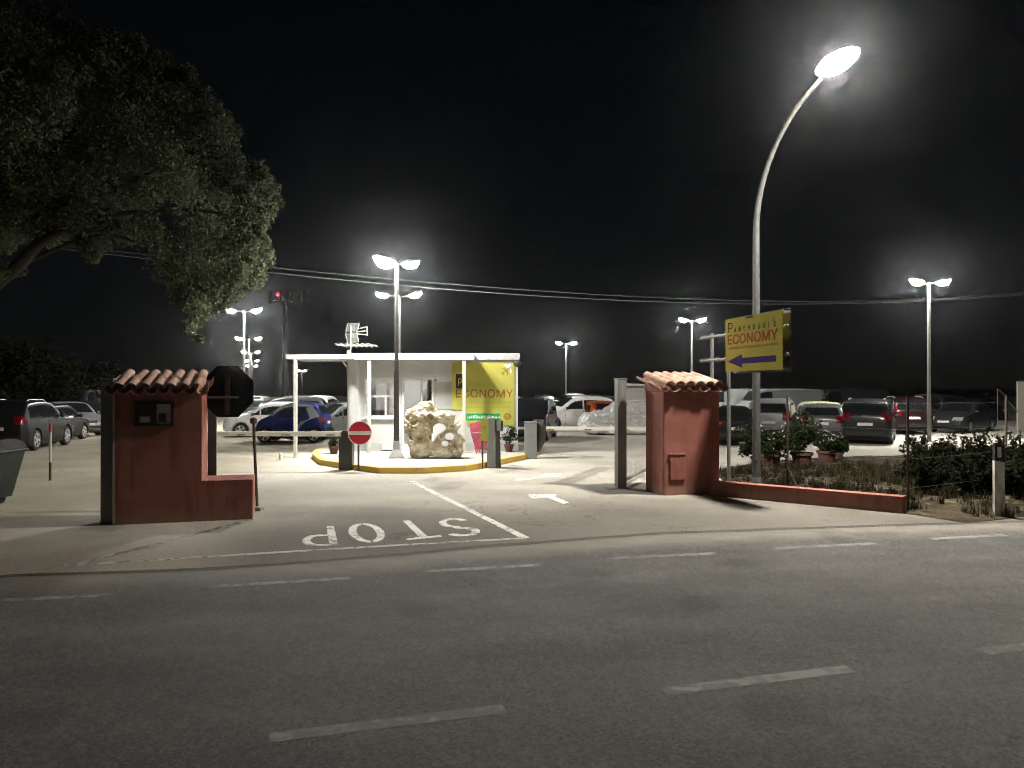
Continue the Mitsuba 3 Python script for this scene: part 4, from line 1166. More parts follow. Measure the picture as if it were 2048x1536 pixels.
# plants in pots behind the low wall
PT = [(1541, 943, 0.26, 0.40, 0.62, 'terracotta pot with a wide leafy plant, just right of the street lamp'), (1603, 941, 0.27, 0.42, 0.62, 'terracotta pot with a dense dark plant, second in the row'), (1653, 931, 0.26, 0.36, 0.36, 'terracotta pot with white flowers, third in the row'),
      (1676, 925, 0.15, 0.24, 0.22, 'small dark pot at the right end of the row'), (1513, 936, 0.16, 0.26, 0.42, 'pot with bright green leaves behind the street lamp')]
for (u, v, r, h, pr, l) in PT:
    p = G(u, v)
    z0 = 0.05
    t = thing('potted_plant', l, 'potted plant', 'potted plants in a row behind the verge')
    put('pot', moved(lathe([(r * 0.68, z0), (r * 0.92, z0 + h * 0.82), (r * 1.05, z0 + h * 0.83), (r * 1.05, z0 + h), (r * 0.9, z0 + h), (r * 0.88, z0 + h * 0.9)], 16), [p[0], p[1], 0]), 'terracotta', 40, t)
    cs = np.array([p[0], p[1], z0 + h + pr * 0.55]) + rng.normal(size=(18, 3)) * [pr * 0.42, pr * 0.4, pr * 0.32]
    put('foliage', leaves(cs, pr * 0.36, 90, 0.06, rng), 'leaf_pot', False, t)
    put('stems', cat([bar([p[0], p[1], z0 + h * 0.9], q, 0.008, 4) for q in cs[:8]]), 'bark', False, t)
    if 'white' in l or 'wide' in l:
        put('flowers', leaves(cs + [0, -0.05, 0.12], pr * 0.42, 5, 0.035, rng), 'flower_white', False, t, kind='stuff')
for (u, v, y, l) in [(1018, 902, 24.1, 'small terracotta pot with a grey plant at the right corner of the kiosk'), (668, 908, 23.4, 'terracotta pot with a spindly plant left of the kiosk')]:
    x = (u - 1024) / F * y
    t = thing('potted_plant', l, 'potted plant', 'pots beside the kiosk')
    put('pot', moved(lathe([(0.10, 0.148), (0.14, 0.33), (0.155, 0.335), (0.155, 0.38), (0.13, 0.38)], 14), [x, y, 0]), 'terracotta', 40, t)
    cs = np.array([x, y, 0.62]) + rng.normal(size=(9, 3)) * [0.11, 0.1, 0.13]
    put('foliage', leaves(cs, 0.12, 40, 0.05, rng), 'leaf_pot', False, t)
    put('stems', cat([bar([x, y, 0.37], q, 0.006, 4) for q in cs[:5]]), 'bark', False, t)

# delineator post, fence, signboard at the right
p = G(1997, 1034)
t = thing('marker_post', 'white roadside marker post with black top and reflector, on the verge', 'marker post')
q = prism(Polygon([(-0.085, 0), (0.085, 0), (0.075, 0.90), (-0.085, 0.93)]), 0.06)
q.apply_transform(rot)
put('shaft', moved(q, p + [0, 0.03, 0]), 'white_dirty', False, t)
q = prism(Polygon([(-0.0855, 0.934), (0.0755, 0.904), (0.07, 1.16), (-0.03, 1.23), (-0.08, 1.22)]), 0.062)
q.apply_transform(rot)
put('black_top', moved(q, p + [0, 0.031, 0]), 'black_plastic', False, t)
put('reflector', rbx(p[0] - 0.045, p[0] + 0.02, p[1] - 0.040, p[1] - 0.0325, 0.98, 1.15, 0.003), 'sign_white', False, t)
t = thing('wire_fence', 'thin wire fence on slim posts behind the low red wall and verge', 'fence')
fp = [np.array([5.40, 15.2, 0]), np.array([6.66, 13.12, 0]) + np.append(nAB, 0) * 0.15, np.array([9.56, 15.0, 0])]
for q, h in zip(fp, (1.95, 1.98, 1.98)):
    put('post', bar(q, q + [0, 0, h], 0.022, 8), 'rust', True, t)
q = fp[2] + [0, 0, 1.95]
put('arm', cat([bar(q, q + [-0.16, 0.0, 0.14], 0.015, 6), bar(q + [0, 0, -0.05], q + [0.2, -0.05, -0.3], 0.012, 6), bar(q + [-0.16, 0, 0.14], q + [-0.16, 0, -0.5], 0.008, 5)]), 'rust', False, t)
put('brace', bar(fp[0] + [0.0, -0.02, 0.55], fp[0] + [0.20, -0.2, 0.0], 0.018, 6), 'rust', False, t)
put('strand', cat([bar(fp[i] + [0, 0, z], fp[i + 1] + [0, 0, z], 0.0011, 4) for i in range(2) for z in (0.4, 0.9, 1.4, 1.85)]), 'wire', False, t, kind='stuff')
t = thing('signboard', 'pale yellow upright board cut by the right edge of the photo', 'sign')
bx0 = (2035 - 1024) / F * 24
put('panel', rbx(bx0, bx0 + 1.1, 24, 24.05, EYE + (HZ - 861) / F * 24, EYE + (HZ - 763) / F * 24, 0.01), 'cream', False, t)
for dx in (0.12, 0.95):
    put('leg', bar([bx0 + dx, 24.08, 0], [bx0 + dx, 24.08, 2.2], 0.03, 8), 'galv', True, t)

# left side: waste container, striped pole, stub
t = thing('waste_container', 'dark wheeled waste container with a glossy lid at the left edge', 'waste container')
c0 = np.array([-9.38 - 0.52, 13.55, 0])
v = np.array([[-0.62, 0.0, 0.12], [0.62, 0.0, 0.12], [0.62, 0.85, 0.12], [-0.62, 0.85, 0.12], [-0.72, -0.08, 0.95], [0.80, -0.08, 0.95], [0.80, 0.95, 0.95], [-0.72, 0.95, 0.95]])
body = trimesh.convex.convex_hull(v)
put('body', moved(body, c0), 'bin_green', False, t)
put('rim', moved(rbx(-0.76, 0.84, -0.12, 1.0, 0.952, 1.0, 0.015), c0), 'bin_green', False, t)
lid = trimesh.convex.convex_hull(np.vstack([np.column_stack([np.full(9, x), 0.44 + 0.56 * np.cos(np.linspace(0, np.pi, 9)), 1.003 + 0.20 * np.sin(np.linspace(0, np.pi, 9))]) for x in (-0.74, 0.80)]))
put('lid', moved(lid, c0), 'bin_lid', 30, t)
put('lid_handle', bar(c0 + [-0.3, -0.10, 1.06], c0 + [0.3, -0.10, 1.06], 0.018), 'black_plastic', True, t)
for dx in (-0.5, 0.5):
    for dy in (0.12, 0.72):
        put('wheel', moved(bar([-0.03, 0, 0], [0.03, 0, 0], 0.09, 14), c0 + [dx, dy, 0.09]), 'rubber', False, t)
for k in range(4):
    put('rib', moved(bx(-0.5 + 0.32 * k, -0.46 + 0.32 * k, -0.115, -0.07, 0.55, 0.94), c0), 'bin_green', False, t)
p = G(101, 961)
t = thing('striped_pole', 'thin red and white pole standing in the driveway left of the gate wall', 'pole')
for z0, z1, m_ in [(0, 0.42, 'rust'), (0.421, 1.12, 'cream'), (1.121, 1.29, 'sign_red')]:
    put('segment', bar(p + [0, 0, z0], p + [0, 0, z1], 0.028, 8), m_, True, t)
p = G(562, 919)
put('bollard', moved(lathe([(0.055, 0), (0.055, 0.15), (0.04, 0.19), (0.01, 0.20)], 12), p), 'white_dirty', 40, label='short white stub on the ground left of the island', cat='bollard')

# cables and mast
for pts, r, l in [([(-500, 425), (0, 478), (300, 507), (540, 531), (800, 556), (1100, 581), (1350, 595), (1600, 602), (1858, 598), (2048, 580), (2500, 520)], 0.010, 'upper overhead cable sagging across the night sky'),
                  ([(-500, 430), (0, 485), (300, 517), (540, 543), (800, 571), (1100, 594), (1350, 605), (1600, 608), (1858, 602), (2048, 588), (2500, 535)], 0.013, 'lower overhead cable sagging across the night sky')]:
    P_ = np.array([at(u, v, 26.0) for u, v in pts])
    xs_ = np.linspace(P_[0, 0], P_[-1, 0], 80)
    co = np.polyfit(P_[:, 0], P_[:, 2], 4)
    q = np.column_stack([xs_, np.full(80, 26.0 + (0.3 if 'upper' in l else 0)), np.polyval(co, xs_)])
    put('overhead_cable', tube(q, r, 6), 'wire', True, label=l, cat='cable', group='overhead cables')
t = thing('antenna_mast', 'dim mobile phone mast with panel antennas and a red light, far behind', 'mast')
my = 85.0
bx_ = (571 - 1024) / F * my
zt_ = EYE + (HZ - 598) / F * my
put('tower', tube([[bx_, my, 0], [bx_, my, zt_ * 0.5], [bx_, my, zt_]], [0.42, 0.30, 0.2], 12), 'galv_dark', True, t)
for du in (-28, -8, 12, 32, 48):
    x = (568 + du - 1024) / F * my
    put('panel_antenna', rbx(x - 0.14, x + 0.14, my - 0.1, my + 0.1, zt_ - 0.5, zt_ + 0.9, 0.03), 'galv_dark', False, t)
put('platform', bx((540 - 1024) / F * my, (617 - 1024) / F * my, my - 0.15, my + 0.15, zt_ - 0.3, zt_ - 0.15), 'galv_dark', False, t)
emitter(moved(trimesh.creation.icosphere(1, 0.22), [(556 - 1024) / F * my, my - 0.2, EYE + (HZ - 589) / F * my]), 'warning_light', t, 0.25, 0.15, (1, 0.03, 0.08), 0.05)
put('warning_bracket', bar([(556 - 1024) / F * my, my - 0.2, EYE + (HZ - 594) / F * my], [bx_, my, zt_], 0.04, 6), 'galv_dark', False, t)

# ------------------------------------------------------------------ cars
SPEC = {
    'hatchback': dict(L=4.0, W=0.87, wb=2.5, r=0.31, belt=0.95, z=[(-2.0, .62), (-1.985, .80), (-1.93, 1.0), (-1.86, 1.10), (-1.58, 1.39), (-1.35, 1.45), (-.9, 1.48), (-.2, 1.49), (.25, 1.43), (.98, 1.01), (1.5, .92), (1.82, .81), (1.95, .68), (2.0, .50)],
                      ws=(.30, .95), rear=(1.10, 1.38), side=[(-1.45, -.58), (-.50, .40), (.46, .80)]),
    'suv': dict(L=4.45, W=0.93, wb=2.65, r=0.36, belt=1.08, z=[(-2.22, .75), (-2.2, .95), (-2.15, 1.12), (-2.06, 1.25), (-1.82, 1.58), (-1.6, 1.65), (-.6, 1.69), (.1, 1.64), (.9, 1.18), (1.1, 1.12), (1.75, 1.04), (2.08, .92), (2.19, .76), (2.22, .5)],
                ws=(.16, .86), rear=(1.26, 1.55), side=[(-1.75, -1.15), (-1.08, -.30), (-.22, .55)]),
    'minivan': dict(L=4.4, W=0.91, wb=2.75, r=0.32, belt=1.0, z=[(-2.2, .7), (-2.185, .95), (-2.14, 1.12), (-2.06, 1.22), (-1.84, 1.58), (-1.6, 1.65), (-.3, 1.68), (.3, 1.60), (1.30, 1.08), (1.75, .94), (2.06, .80), (2.16, .66), (2.2, .48)],
                    ws=(.36, 1.24), rear=(1.16, 1.52), side=[(-1.78, -1.02), (-.95, -.05), (.03, .85)]),
    'saloon': dict(L=4.6, W=0.90, wb=2.75, r=0.32, belt=0.95, z=[(-2.3, .6), (-2.28, .82), (-2.2, .98), (-2.05, 1.04), (-1.55, 1.07), (-.95, 1.37), (-.5, 1.44), (.0, 1.43), (.35, 1.35), (1.05, .98), (1.75, .88), (2.12, .76), (2.26, .62), (2.3, .45)],
                   ws=(.40, 1.0), rear=None, rtop=(-1.50, -1.0), side=[(-1.15, -.45), (-.37, .42), (.48, .80)]),
    'microcar': dict(L=2.72, W=0.82, wb=1.9, r=0.30, belt=0.98, z=[(-1.36, .6), (-1.35, .80), (-1.32, 1.0), (-1.24, 1.12), (-1.05, 1.42), (-.85, 1.52), (-.3, 1.56), (.1, 1.52), (.35, 1.42), (.88, 1.02), (1.08, .93), (1.26, .80), (1.33, .68), (1.36, .5)],
                     ws=(.40, .86), rear=(1.14, 1.42), side=[(-.62, .42)]),
    'van': dict(L=5.2, W=0.98, wb=3.1, r=0.34, belt=1.25, z=[(-2.6, 1.6), (-2.59, 1.82), (-2.54, 1.98), (-2.4, 2.04), (-1, 2.08), (1.1, 2.07), (1.45, 1.99), (2.0, 1.33), (2.12, 1.2), (2.42, 1.06), (2.56, .86), (2.6, .5)],
                ws=(1.5, 1.98), rear=(1.30, 1.80), side=[(.75, 1.55)]),
}


def car_surface(sp, infl=1.0, full=True):
    L2, W = sp['L'] / 2, sp['W']
    zx, zz = np.array(sp['z']).T
    zt = PchipInterpolator(zx, zz)
    xs = np.concatenate([np.linspace(-L2, -L2 + 0.3, 12)[:-1], np.linspace(-L2 + 0.3, L2 - 0.3, 44)[:-1], np.linspace(L2 - 0.3, L2, 12)])
    K, Q, M = 12, 6, 7
    rings = []
    for x in xs:
        e = min(1.0, (L2 - abs(x)) / 0.45)
        plan = W * (0.80 + 0.20 * (1 - (1 - e) ** 2.6))
        zb = 0.20 + 0.14 * (1 - e) ** 1.5
        top = float(zt(x))
        r = min(0.12, (top - zb) * 0.35)
        belt = sp['belt']

        def hw(z):
            s = np.clip((z - 0.2) / (belt - 0.2), 0, 1)
            low = plan * (0.945 + 0.055 * np.sin(np.pi * np.clip(s, 0, 1) ** 0.8 * 0.95 + 0.15))
            if z <= belt:
                return low
            b = plan * (0.945 + 0.055 * math.sin(np.pi * 0.95 + 0.15))
            return b - (0.20 if sp['belt'] < 1.2 else 0.06) * (z - belt) ** 1.12
        zk = zb + (top - r - zb) * np.linspace(0, 1, K)
        side = [(hw(z), z) for z in zk]
        y0 = side[-1][0]
        cor = [(y0 - r + r * math.cos(a), top - r + r * math.sin(a)) for a in np.linspace(0, math.pi / 2, Q)[1:]]
        y1 = cor[-1][0]
        crown = [(y1 * (1 - s), top + 0.035 * (1 - (1 - s) ** 2)) for s in np.linspace(0, 1, M)[1:]]
        half = [(0, zb), (side[0][0] * 0.6, zb)] + side + cor + crown
        ring = [(y, z) for y, z in half] + [(-y, z) for y, z in half[-2:0:-1]]
        rings.append([(x, y, z) for y, z in ring])
    V = np.array(rings)
    n = V.shape[1]
    f = []
    for i in range(len(xs) - 1):
        for j in range(n):
            a, b, c, d = i * n + j, i * n + (j + 1) % n, (i + 1) * n + (j + 1) % n, (i + 1) * n + j
            f += [[a, c, b], [a, d, c]]
    V2 = V.reshape(-1, 3)
    c0_, c1_ = len(V2), len(V2) + 1
    V2 = np.vstack([V2, V[0].mean(0), V[-1].mean(0)])
    e = (len(xs) - 1) * n
    for j in range(n):
        f += [[c0_, j, (j + 1) % n], [c1_, e + (j + 1) % n, e + j]]
    m = trimesh.Trimesh(V2, f, process=False)
    if m.volume < 0:
        m.invert()
    return m, zt


def patch(body, grid, d, off):
    """grid (n, m, 3) of ray origins cast along d onto the body: the sheet of hits, lifted by off."""
    n, mm = grid.shape[:2]
    o = grid.reshape(-1, 3)
    d = np.array(d, float)
    loc, ri, ti = body.ray.intersects_location(o, np.repeat(d[None], len(o), 0), multiple_hits=False)
    P = np.full(o.shape, np.nan)
    P[ri] = loc + body.face_normals[ti] * off * 0.5 - d * off * 0.7
    f = []
    for i in range(n - 1):
        for j in range(mm - 1):
            a, b, c, e = i * mm + j, i * mm + j + 1, (i + 1) * mm + j + 1, (i + 1) * mm + j
            if not np.isnan(P[[a, b, c, e], 0]).any():
                f += [[a, b, c], [a, c, e]]
    if not f:
        return None
    m = trimesh.Trimesh(np.nan_to_num(P), f, process=False)
    m.remove_unreferenced_vertices()
    m.fix_normals() if False else None
    if (m.face_normals @ d).mean() > 0:
        m.invert()
    return m


def grid_yz(y0, y1, z0, z1, x, n=9, m=7, taper=0.0, slant=0.0):
    g = np.zeros((m, n, 3))
    for i, s in enumerate(np.linspace(0, 1, m)):
        k = 1 - taper * s
        g[i, :, 1] = np.linspace(y0, y1, n) * k + slant * s
        g[i, :, 2] = z0 + (z1 - z0) * s
    g[..., 0] = x
    return g


def wheel_parts(r):
    w = 0.10
    ty = lathe([(r * 0.66, -w), (r * 0.93, -w), (r, -w * 0.65), (r, w * 0.65), (r * 0.93, w), (r * 0.66, w)], 28)
    sp_ = [Point(0, 0).buffer(r * 0.16, 8)]
    for k in range(5):
        a = k * 2 * math.pi / 5
        sp_.append(affinity.rotate(Polygon([(0.04, -r * 0.10), (r * 0.64, -r * 0.13), (r * 0.64, r * 0.13), (0.04, r * 0.10)]), math.degrees(a), origin=(0, 0)))
    rim2 = Point(0, 0).buffer(r * 0.68, 20).difference(Point(0, 0).buffer(r * 0.58, 20))
    rim = prism(unary_union(sp_ + [rim2]), 0.03)
    rim.apply_translation([0, 0, w - 0.028])
    disc_ = lathe([(r * 0.62, w - 0.07), (r * 0.62, w - 0.06)], 20)
    return ty, rim, disc_


KITS = {}


def kit(kind):
    if kind in KITS:
        return KITS[kind]
    sp = SPEC[kind]
    body, zt = car_surface(sp)
    L2, W, wb, r, belt = sp['L'] / 2, sp['W'], sp['wb'], sp['r'], sp['belt']
    P = {}
    # windows
    sides = []
    for (xa, xb) in sp['side']:
        for s in (1, -1):
            n, m = 12, 6
            g = np.zeros((m, n, 3))
            for j, x in enumerate(np.linspace(xa, xb, n)):
                topz = max(belt + 0.03, float(zt(x)) - 0.15)
                g[:, j, 0] = x
                g[:, j, 2] = belt + 0.02 + (topz - belt - 0.02) * np.linspace(0, 1, m)
            g[..., 1] = 2 * s
            q = patch(body, g, (0, -s, 0), 0.010)
            if q is not None:
                sides.append(q)
    P['side_window'] = sides
    xa, xb = sp['ws']
    g = np.zeros((9, 13, 3))
    for i, x in enumerate(np.linspace(xa, xb, 9)):
        g[i, :, 0] = x
        g[i, :, 1] = np.linspace(-1, 1, 13) * (W * 0.66 + (W * 0.14) * i / 8)
    g[..., 2] = 4
    P['windscreen'] = [patch(body, g, (0, 0, -1), 0.012)]
    if sp['rear']:
        z0, z1 = sp['rear']
        P['rear_window'] = [patch(body, grid_yz(-W * 0.74, W * 0.74, z0, z1, -4, 13, 7, 0.12), (1, 0, 0), 0.012)]
    else:
        g = np.zeros((7, 13, 3))
        for i, x in enumerate(np.linspace(*sp['rtop'], 7)):
            g[i, :, 0] = x
            g[i, :, 1] = np.linspace(-1, 1, 13) * (W * 0.74 - W * 0.10 * i / 6)
        g[..., 2] = 4
        P['rear_window'] = [patch(body, g, (0, 0, -1), 0.012)]
    hz = 0.62 if belt < 1.05 else 0.74
    P['headlight'] = [patch(body, grid_yz(W * 0.45 * s, W * 0.90 * s, hz, hz + 0.15, 4, 7, 5), (-1, 0, 0), 0.010) for s in (1, -1)]
    P['grille'] = [patch(body, grid_yz(-W * 0.42, W * 0.42, hz - 0.02, hz + 0.09, 4, 9, 4), (-1, 0, 0), 0.008)]
    P['air_intake'] = [patch(body, grid_yz(-W * 0.62, W * 0.62, 0.36, 0.48, 4, 9, 4), (-1, 0, 0), 0.008)]
    tz0, tz1 = {'hatchback': (.80, 1.06), 'suv': (.92, 1.2), 'minivan': (.86, 1.3), 'saloon': (.76, .94), 'microcar': (.82, 1.0), 'van': (.9, 1.5)}[kind]
    P['tail_light'] = [patch(body, grid_yz(W * (0.58 if kind != 'van' else 0.76) * s, W * 0.93 * s, tz0, tz1, -4, 7, 6), (1, 0, 0), 0.010) for s in (1, -1)]
    P['bumper_trim'] = [patch(body, grid_yz(-W * 0.9, W * 0.9, 0.36, 0.50, -4, 15, 4), (1, 0, 0), 0.008)]
    pz = 0.60 if kind in ('saloon',) else 0.72
    P['number_plate'] = [patch(body, grid_yz(-0.26, 0.26, pz, pz + 0.11, -4, 4, 3), (1, 0, 0), 0.016), patch(body, grid_yz(-0.26, 0.26, 0.50, 0.60, 4, 4, 3), (-1, 0, 0), 0.016)]
    P['door_handle'] = []
    P['seam'] = []
    for s in (1, -1):
        for x in [sp['side'][-1][0] - 0.05, sp['side'][-1][0] + 0.95] + ([sp['side'][0][0] + 0.2] if len(sp['side']) > 2 else []):
            g = np.zeros((10, 2, 3))
            g[:, 0, 0], g[:, 1, 0] = x - 0.006, x + 0.006
            g[..., 2] = np.linspace(0.34, belt, 10)[:, None]
            g[..., 1] = 2 * s
            q = patch(body, g, (0, -s, 0), 0.006)
            if q is not None:
                P['seam'].append(q)
        g = np.zeros((3, 6, 3))
        g[..., 0] = np.linspace(sp['side'][-1][0] + 0.02, sp['side'][-1][0] + 0.2, 6)[None]
        g[..., 2] = np.linspace(belt - 0.13, belt - 0.10, 3)[:, None]
        g[..., 1] = 2 * s
        q = patch(body, g, (0, -s, 0), 0.03)
        if q is not None:
            P['door_handle'].append(q)
    P['mirror'] = []
    for s in (1, -1):
        x = sp['ws'][1] - 0.22
        q = trimesh.creation.icosphere(2, 1.0)
        q.apply_scale([0.07, 0.10, 0.075])
        q.apply_translation([x, s * (W + 0.05), belt + 0.06])
        P['mirror'].append(q)
    if kind in ('suv', 'minivan'):
        P['roof_rail'] = [tube([[-1.4, s * W * 0.66, float(zt(-1.4)) + 0.01], [-1.2, s * W * 0.66, float(zt(-1.2)) + 0.06], [-.1, s * W * 0.66, float(zt(-.1)) + 0.06], [.1, s * W * 0.66, float(zt(.1)) - 0.0]], 0.018, 6) for s in (1, -1)]
    # wheel arches cut out of the body
    man = m3.Manifold(m3.Mesh(np.asarray(body.vertices, np.float32), np.asarray(body.faces, np.uint32)))
    for x in (-wb / 2, wb / 2):
        for s in (1, -1):
            cyl = m3.Manifold.cylinder(0.5, r + 0.055, r + 0.055, 28).rotate((90 * s, 0, 0)).translate((x, s * (W - 0.27) + (0.5 if s > 0 else -0.5), r)) if False else m3.Manifold.cylinder(0.5, r + 0.055, r + 0.055, 28, True).rotate((90, 0, 0)).translate((x, s * (W - 0.27 + 0.25), r))
            man = man - cyl
    mm = man.to_mesh()
    b2 = trimesh.Trimesh(mm.vert_properties[:, :3], mm.tri_verts, process=False)
    out = {'body': mikit.ply(b2, None, 38)}
    for k, ms in P.items():
        out[k] = [mikit.ply(q, None, True) for q in ms if q is not None]
    ty, rim, di = wheel_parts(r)
    W3 = []
    for x in (-wb / 2, wb / 2):
        for s in (1, -1):
            M = np.array([[1, 0, 0, x], [0, 0, s, s * (W - 0.115)], [0, 1, 0, r], [0, 0, 0, 1.0]])
            trio = []
            for q in (ty, rim, di):
                q = q.copy()
                q.apply_transform(M)
                if np.linalg.det(M) < 0:
                    q.invert()
                trio.append(mikit.ply(q, None, 35))
            W3.append(trio)
    out['wheel'] = W3
    under = bx(-L2 + 0.35, L2 - 0.35, -W * 0.72, W * 0.72, 0.17, 0.26)
    out['under'] = mikit.ply(under, None)
    lo = []
    for k in ('side_window', 'windscreen', 'rear_window'):
        lo += [q for q in P[k] if q is not None]
    out['glazing'] = mikit.ply(cat(lo), None, True)
    wl = []
    for x in (-wb / 2, wb / 2):
        for s in (1, -1):
            wl.append(bar([x, s * (W - 0.21), r], [x, s * (W - 0.02), r], r, 16))
    out['tyres'] = mikit.ply(cat(wl), None)
    KITS[kind] = out
    return out


PARTMAT = {'side_window': 'car_glass', 'windscreen': 'car_glass', 'rear_window': 'car_glass', 'headlight': 'head_clear', 'grille': 'black_plastic', 'air_intake': 'black_plastic', 'tail_light': 'tail_red', 'bumper_trim': 'black_plastic',
           'number_plate': 'plate', 'door_handle': None, 'seam': 'black_plastic', 'mirror': 'black_plastic', 'roof_rail': 'aluminium'}


def ref(d, m, tw):
    return {**d, 'bsdf': {'type': 'ref', 'id': m}, 'to_world': tw}


def car(kind, color, x, y, deg, label, group=None, alloy='alloy', far=False, name='parked_car', category='car'):
    K = kit(kind)
    tw = T().translate([float(x), float(y), 0.004]).rotate([0, 0, 1], float(deg))
    t = thing(name, label, category, group)
    pm = 'paint_' + color
    scene[key(t + '__body')] = ref(K['body'], pm, tw)
    if far:
        scene[key(t + '__glazing')] = ref(K['glazing'], 'car_glass', tw)
        scene[key(t + '__tyres')] = ref(K['tyres'], 'rubber', tw)
        for k in ('headlight', 'tail_light'):
            for d in K[k]:
                scene[key(f'{t}__{k}')] = ref(d, PARTMAT[k], tw)
        return t
    scene[key(t + '__underbody')] = ref(K['under'], 'black_plastic', tw)
    for k, m in PARTMAT.items():
        for d in K.get(k, []):
            scene[key(f'{t}__{k}')] = ref(d, m or pm, tw)
    for trio in K['wheel']:
        w = key(t + '__wheel')
        scene[w] = ref(trio[0], 'rubber', tw)
        scene[key(w + '__rim')] = ref(trio[1], alloy, tw)
        scene[key(w + '__disc')] = ref(trio[2], 'black_plastic', tw)
    return t


def cx(u, y):
    return (u - 1024) / F * y


GN = 'cars parked in the lot'
sm = car('microcar', 'navy', cx(589, 30.9), 30.9, 181, 'small blue two-seat car with silver frame, side on behind the left barrier arm', GN)
# its silver safety-cell frame
sp = SPEC['microcar']
sb, szt = car_surface(sp)
tw = T().translate([float(cx(589, 30.9)), 30.9, 0.004]).rotate([0, 0, 1], 181.0)


def ribbon(side, pts0, pts1):
    g = np.zeros((len(pts0), 4, 3))
    for i, (a, b) in enumerate(zip(pts0, pts1)):
        for j, s in enumerate(np.linspace(0, 1, 4)):
            g[i, j] = [a[0] + (b[0] - a[0]) * s, 2 * side, a[1] + (b[1] - a[1]) * s]
    return patch(sb, g, (0, -side, 0), 0.014)


for s in (1, -1):
    lowr = [(-.30, .36), (-.42, .60), (-.62, .80), (-.80, .98), (-.72, 1.20), (-.62, 1.36)]
    lowr2 = [(-.14, .36), (-.28, .62), (-.46, .84), (-1.16, 1.02), (-1.04, 1.25), (-.86, 1.40)]
    rb = ribbon(s, lowr, lowr2)
    if rb is not None:
        scene[key(sm + '__frame_band')] = ref(mikit.ply(rb, None, True), 'paint_silver', tw)
    ro = [(x, float(szt(x)) - 0.145) for x in np.linspace(-.95, .62, 12)]
    ro2 = [(x, float(szt(x)) - 0.04) for x in np.linspace(-.95, .62, 12)]
    rb = ribbon(s, ro, ro2)
    if rb is not None:
        scene[key(sm + '__roof_band')] = ref(mikit.ply(rb, None, True), 'paint_silver', tw)

car('hatchback', 'white', cx(545, 34.6), 34.6, 192, 'pale hatchback just behind the small blue car', GN)
car('minivan', 'grey', cx(570, 39.0), 39.0, 188, 'grey people carrier whose roof shows above the pale hatchback', GN)
car('hatchback', 'lightgrey', cx(690, 33.5), 33.5, 215, 'light grey car between the blue car and the kiosk', GN)
car('saloon', 'dark', cx(668, 38.5), 38.5, 200, 'dark saloon behind the light grey car beside the kiosk', GN)
car('suv', 'black', cx(14, 26.6), 27.6, 100, 'black car with a big red tail light at the left edge', GN)
car('hatchback', 'black', cx(92, 31.0), 31.2, 97, 'dark hatchback right of the black car at the left', GN)
car('hatchback', 'silver', cx(138, 35.2), 35.2, -38, 'silver hatchback beyond the striped pole', GN, alloy='alloy_dark')
car('hatchback', 'black', cx(186, 38.8), 38.8, -40, 'black hatchback next to the left gate post', GN)
car('van', 'dark', cx(168, 47), 47, -85, 'tall dark van behind the silver hatchback', GN, category='van', name='parked_van')
car('suv', 'black', cx(1062, 32.5), 32.8, -100, 'black car just right of the kiosk, behind the right barrier box', GN)
car('suv', 'white', cx(1145, 39.5), 39.5, 196, 'white off-road car with black wheel arches, right of the kiosk', GN, alloy='alloy_dark')
car('hatchback', 'orange', cx(1186, 39.8), 39.8, 108, 'orange red hatchback beyond the right barrier arm', GN)
car('saloon', 'black', cx(1476, 28.4), 30.4, 88, 'black saloon seen from behind, right of the right pillar', GN)
car('minivan', 'silver', cx(1566, 31.5), 32.6, 66, 'silver people carrier behind the street lamp, rear window towards us', GN)
car('hatchback', 'lime', cx(1640, 36.0), 36.4, 80, 'pale lime car whose roof shows behind the silver people carrier', GN)
car('hatchback', 'grey', cx(1672, 30.0), 31.4, 68, 'grey hatchback with bright rear glass, right of the silver people carrier', GN)
car('suv', 'black', cx(1776, 29.4), 31.0, 62, 'tall black car with dark windows, nearest the right lamp post', GN)
car('minivan', 'maroon', cx(1822, 36.5), 37.5, 78, 'dark red people carrier with a tall red tail light behind the tall black car', GN)
car('saloon', 'dark', cx(1948, 37.2), 38.2, -140, 'dark saloon facing us at the far right', GN)
car('van', 'lightgrey', cx(1470, 50), 50, 170, 'pale van behind the black saloon', GN, category='van', name='parked_van')
car('van', 'lightgrey', cx(1556, 47), 47, 185, 'pale van with roof bars behind the silver people carrier', GN, category='van', name='parked_van')
car('van', 'dark', cx(1690, 50), 50, 185, 'dark van with a ladder rack behind the grey hatchback', GN, category='van', name='parked_van')

# car under a silver cover
sp = dict(SPEC['hatchback'])
cb, _ = car_surface(sp)
cb = cb.subdivide().subdivide()
v = np.array(cb.vertices)
n_ = cb.vertex_normals
low = np.clip((0.62 - v[:, 2]) / 0.42, 0, 1)
ang = np.arctan2(v[:, 1] * 2, v[:, 0])
v = v * [1.03, 1.07, 1.03]
rad = np.column_stack([np.cos(ang), np.sin(ang), ang * 0])
v += rad * (low * 0.07 * (0.5 + np.sin(ang * 26 + 2 * meshkit.noise(v * 2)) * 0.6))[:, None]
v[:, 2] = np.where(v[:, 2] < 0.62, 0.62 - (0.62 - v[:, 2]) * 1.25, v[:, 2])
v += n_ * (0.13 * (meshkit.fbm(v * 2.4, 4, 5) - 0.45) + 0.34 * np.abs(meshkit.fbm(v * [2.2, 2.2, 3.4] + 2, 3, 6) - 0.5) + 0.10 * np.abs(meshkit.fbm(v * [7, 7, 4.0] + 2, 2, 16) - 0.5))[:, None]
v[:, 2] = np.maximum(v[:, 2], 0.05)
cover = trimesh.Trimesh(v, cb.faces, process=False)
t = thing('covered_car', 'car wrapped in a wrinkled silver cover, behind the right gate post', 'car')
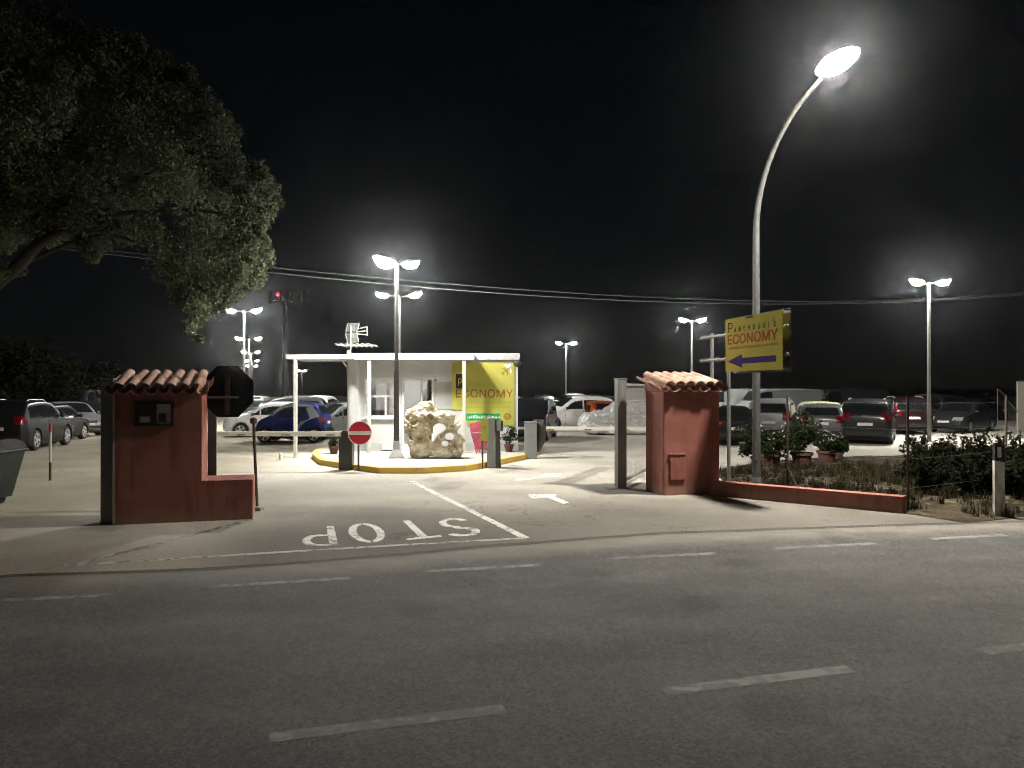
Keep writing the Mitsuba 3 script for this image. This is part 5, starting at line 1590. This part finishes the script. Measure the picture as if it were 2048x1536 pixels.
M = trimesh.transformations.translation_matrix([cx(1250, 36.2), 36.2, 0]) @ trimesh.transformations.rotation_matrix(math.radians(186), [0, 0, 1])
cover.apply_transform(M)
put('cover', cover, 'tarp', True, t)
tyr = cat([bar([x, s * 0.68, 0.30], [x, s * 0.84, 0.30], 0.30, 16) for x in (-1.25, 1.25) for s in (1, -1)])
tyr.apply_transform(M)
for q in tyr.split():
    put('wheel', q, 'rubber', False, t)
cord = [cover.vertices[i] for i in range(0)]

# the far rows
rng = np.random.default_rng(77)
kw = {'hatchback': 'hatchback', 'suv': 'off-road car', 'minivan': 'people carrier', 'saloon': 'saloon'}
words = {'black': 'black', 'dark': 'charcoal', 'grey': 'grey', 'silver': 'silver', 'white': 'white', 'lightgrey': 'light grey', 'red': 'red'}
kinds = ['hatchback', 'suv', 'minivan', 'saloon', 'hatchback']
cols = ['black', 'dark', 'grey', 'silver', 'white', 'dark', 'black', 'lightgrey', 'dark', 'black', 'dark']
fars = []
for row, y0, spans in ((0, 44.5, [(480, 560), (600, 690), (1050, 1440)]), (1, 53, [(560, 690), (1050, 1440), (1600, 2030)]), (2, 64, [(480, 560), (1060, 1430), (1700, 2000)]), (3, 80, [(1060, 1420)])):
    for ua, ub in spans:
        x = cx(ua, y0) + 1.2
        while x < cx(ub, y0) - 0.8:
            side = 'left of kiosk' if ua < 700 else ('right of kiosk' if ua < 1500 else 'beyond street lamp')
            fars.append((row, side, kinds[rng.integers(5)], cols[rng.integers(len(cols))], x, y0 + rng.uniform(-0.3, 0.3), (90 if rng.random() < 0.5 else -90) + rng.uniform(-4, 4)))
            x += rng.uniform(2.4, 3.1)
ROWS = ['nearest far row', 'second far row', 'third far row', 'farthest row']
ORD = ['leftmost', 'second from left', 'third from left', 'fourth from left', 'fifth from left', 'sixth from left', 'seventh from left', 'eighth from left']
for i, (row, side, k, c, x, y, deg) in enumerate(fars):
    same = sorted([f[4] for f in fars if f[:4] == (row, side, k, c)])
    o = '' if len(same) == 1 else ', ' + ORD[same.index(x)] + ' of these'
    car(k, c, x, y, deg, f'{words[c]} {kw[k]} in {ROWS[row]} {side}{o}', 'cars in the far rows', far=True)
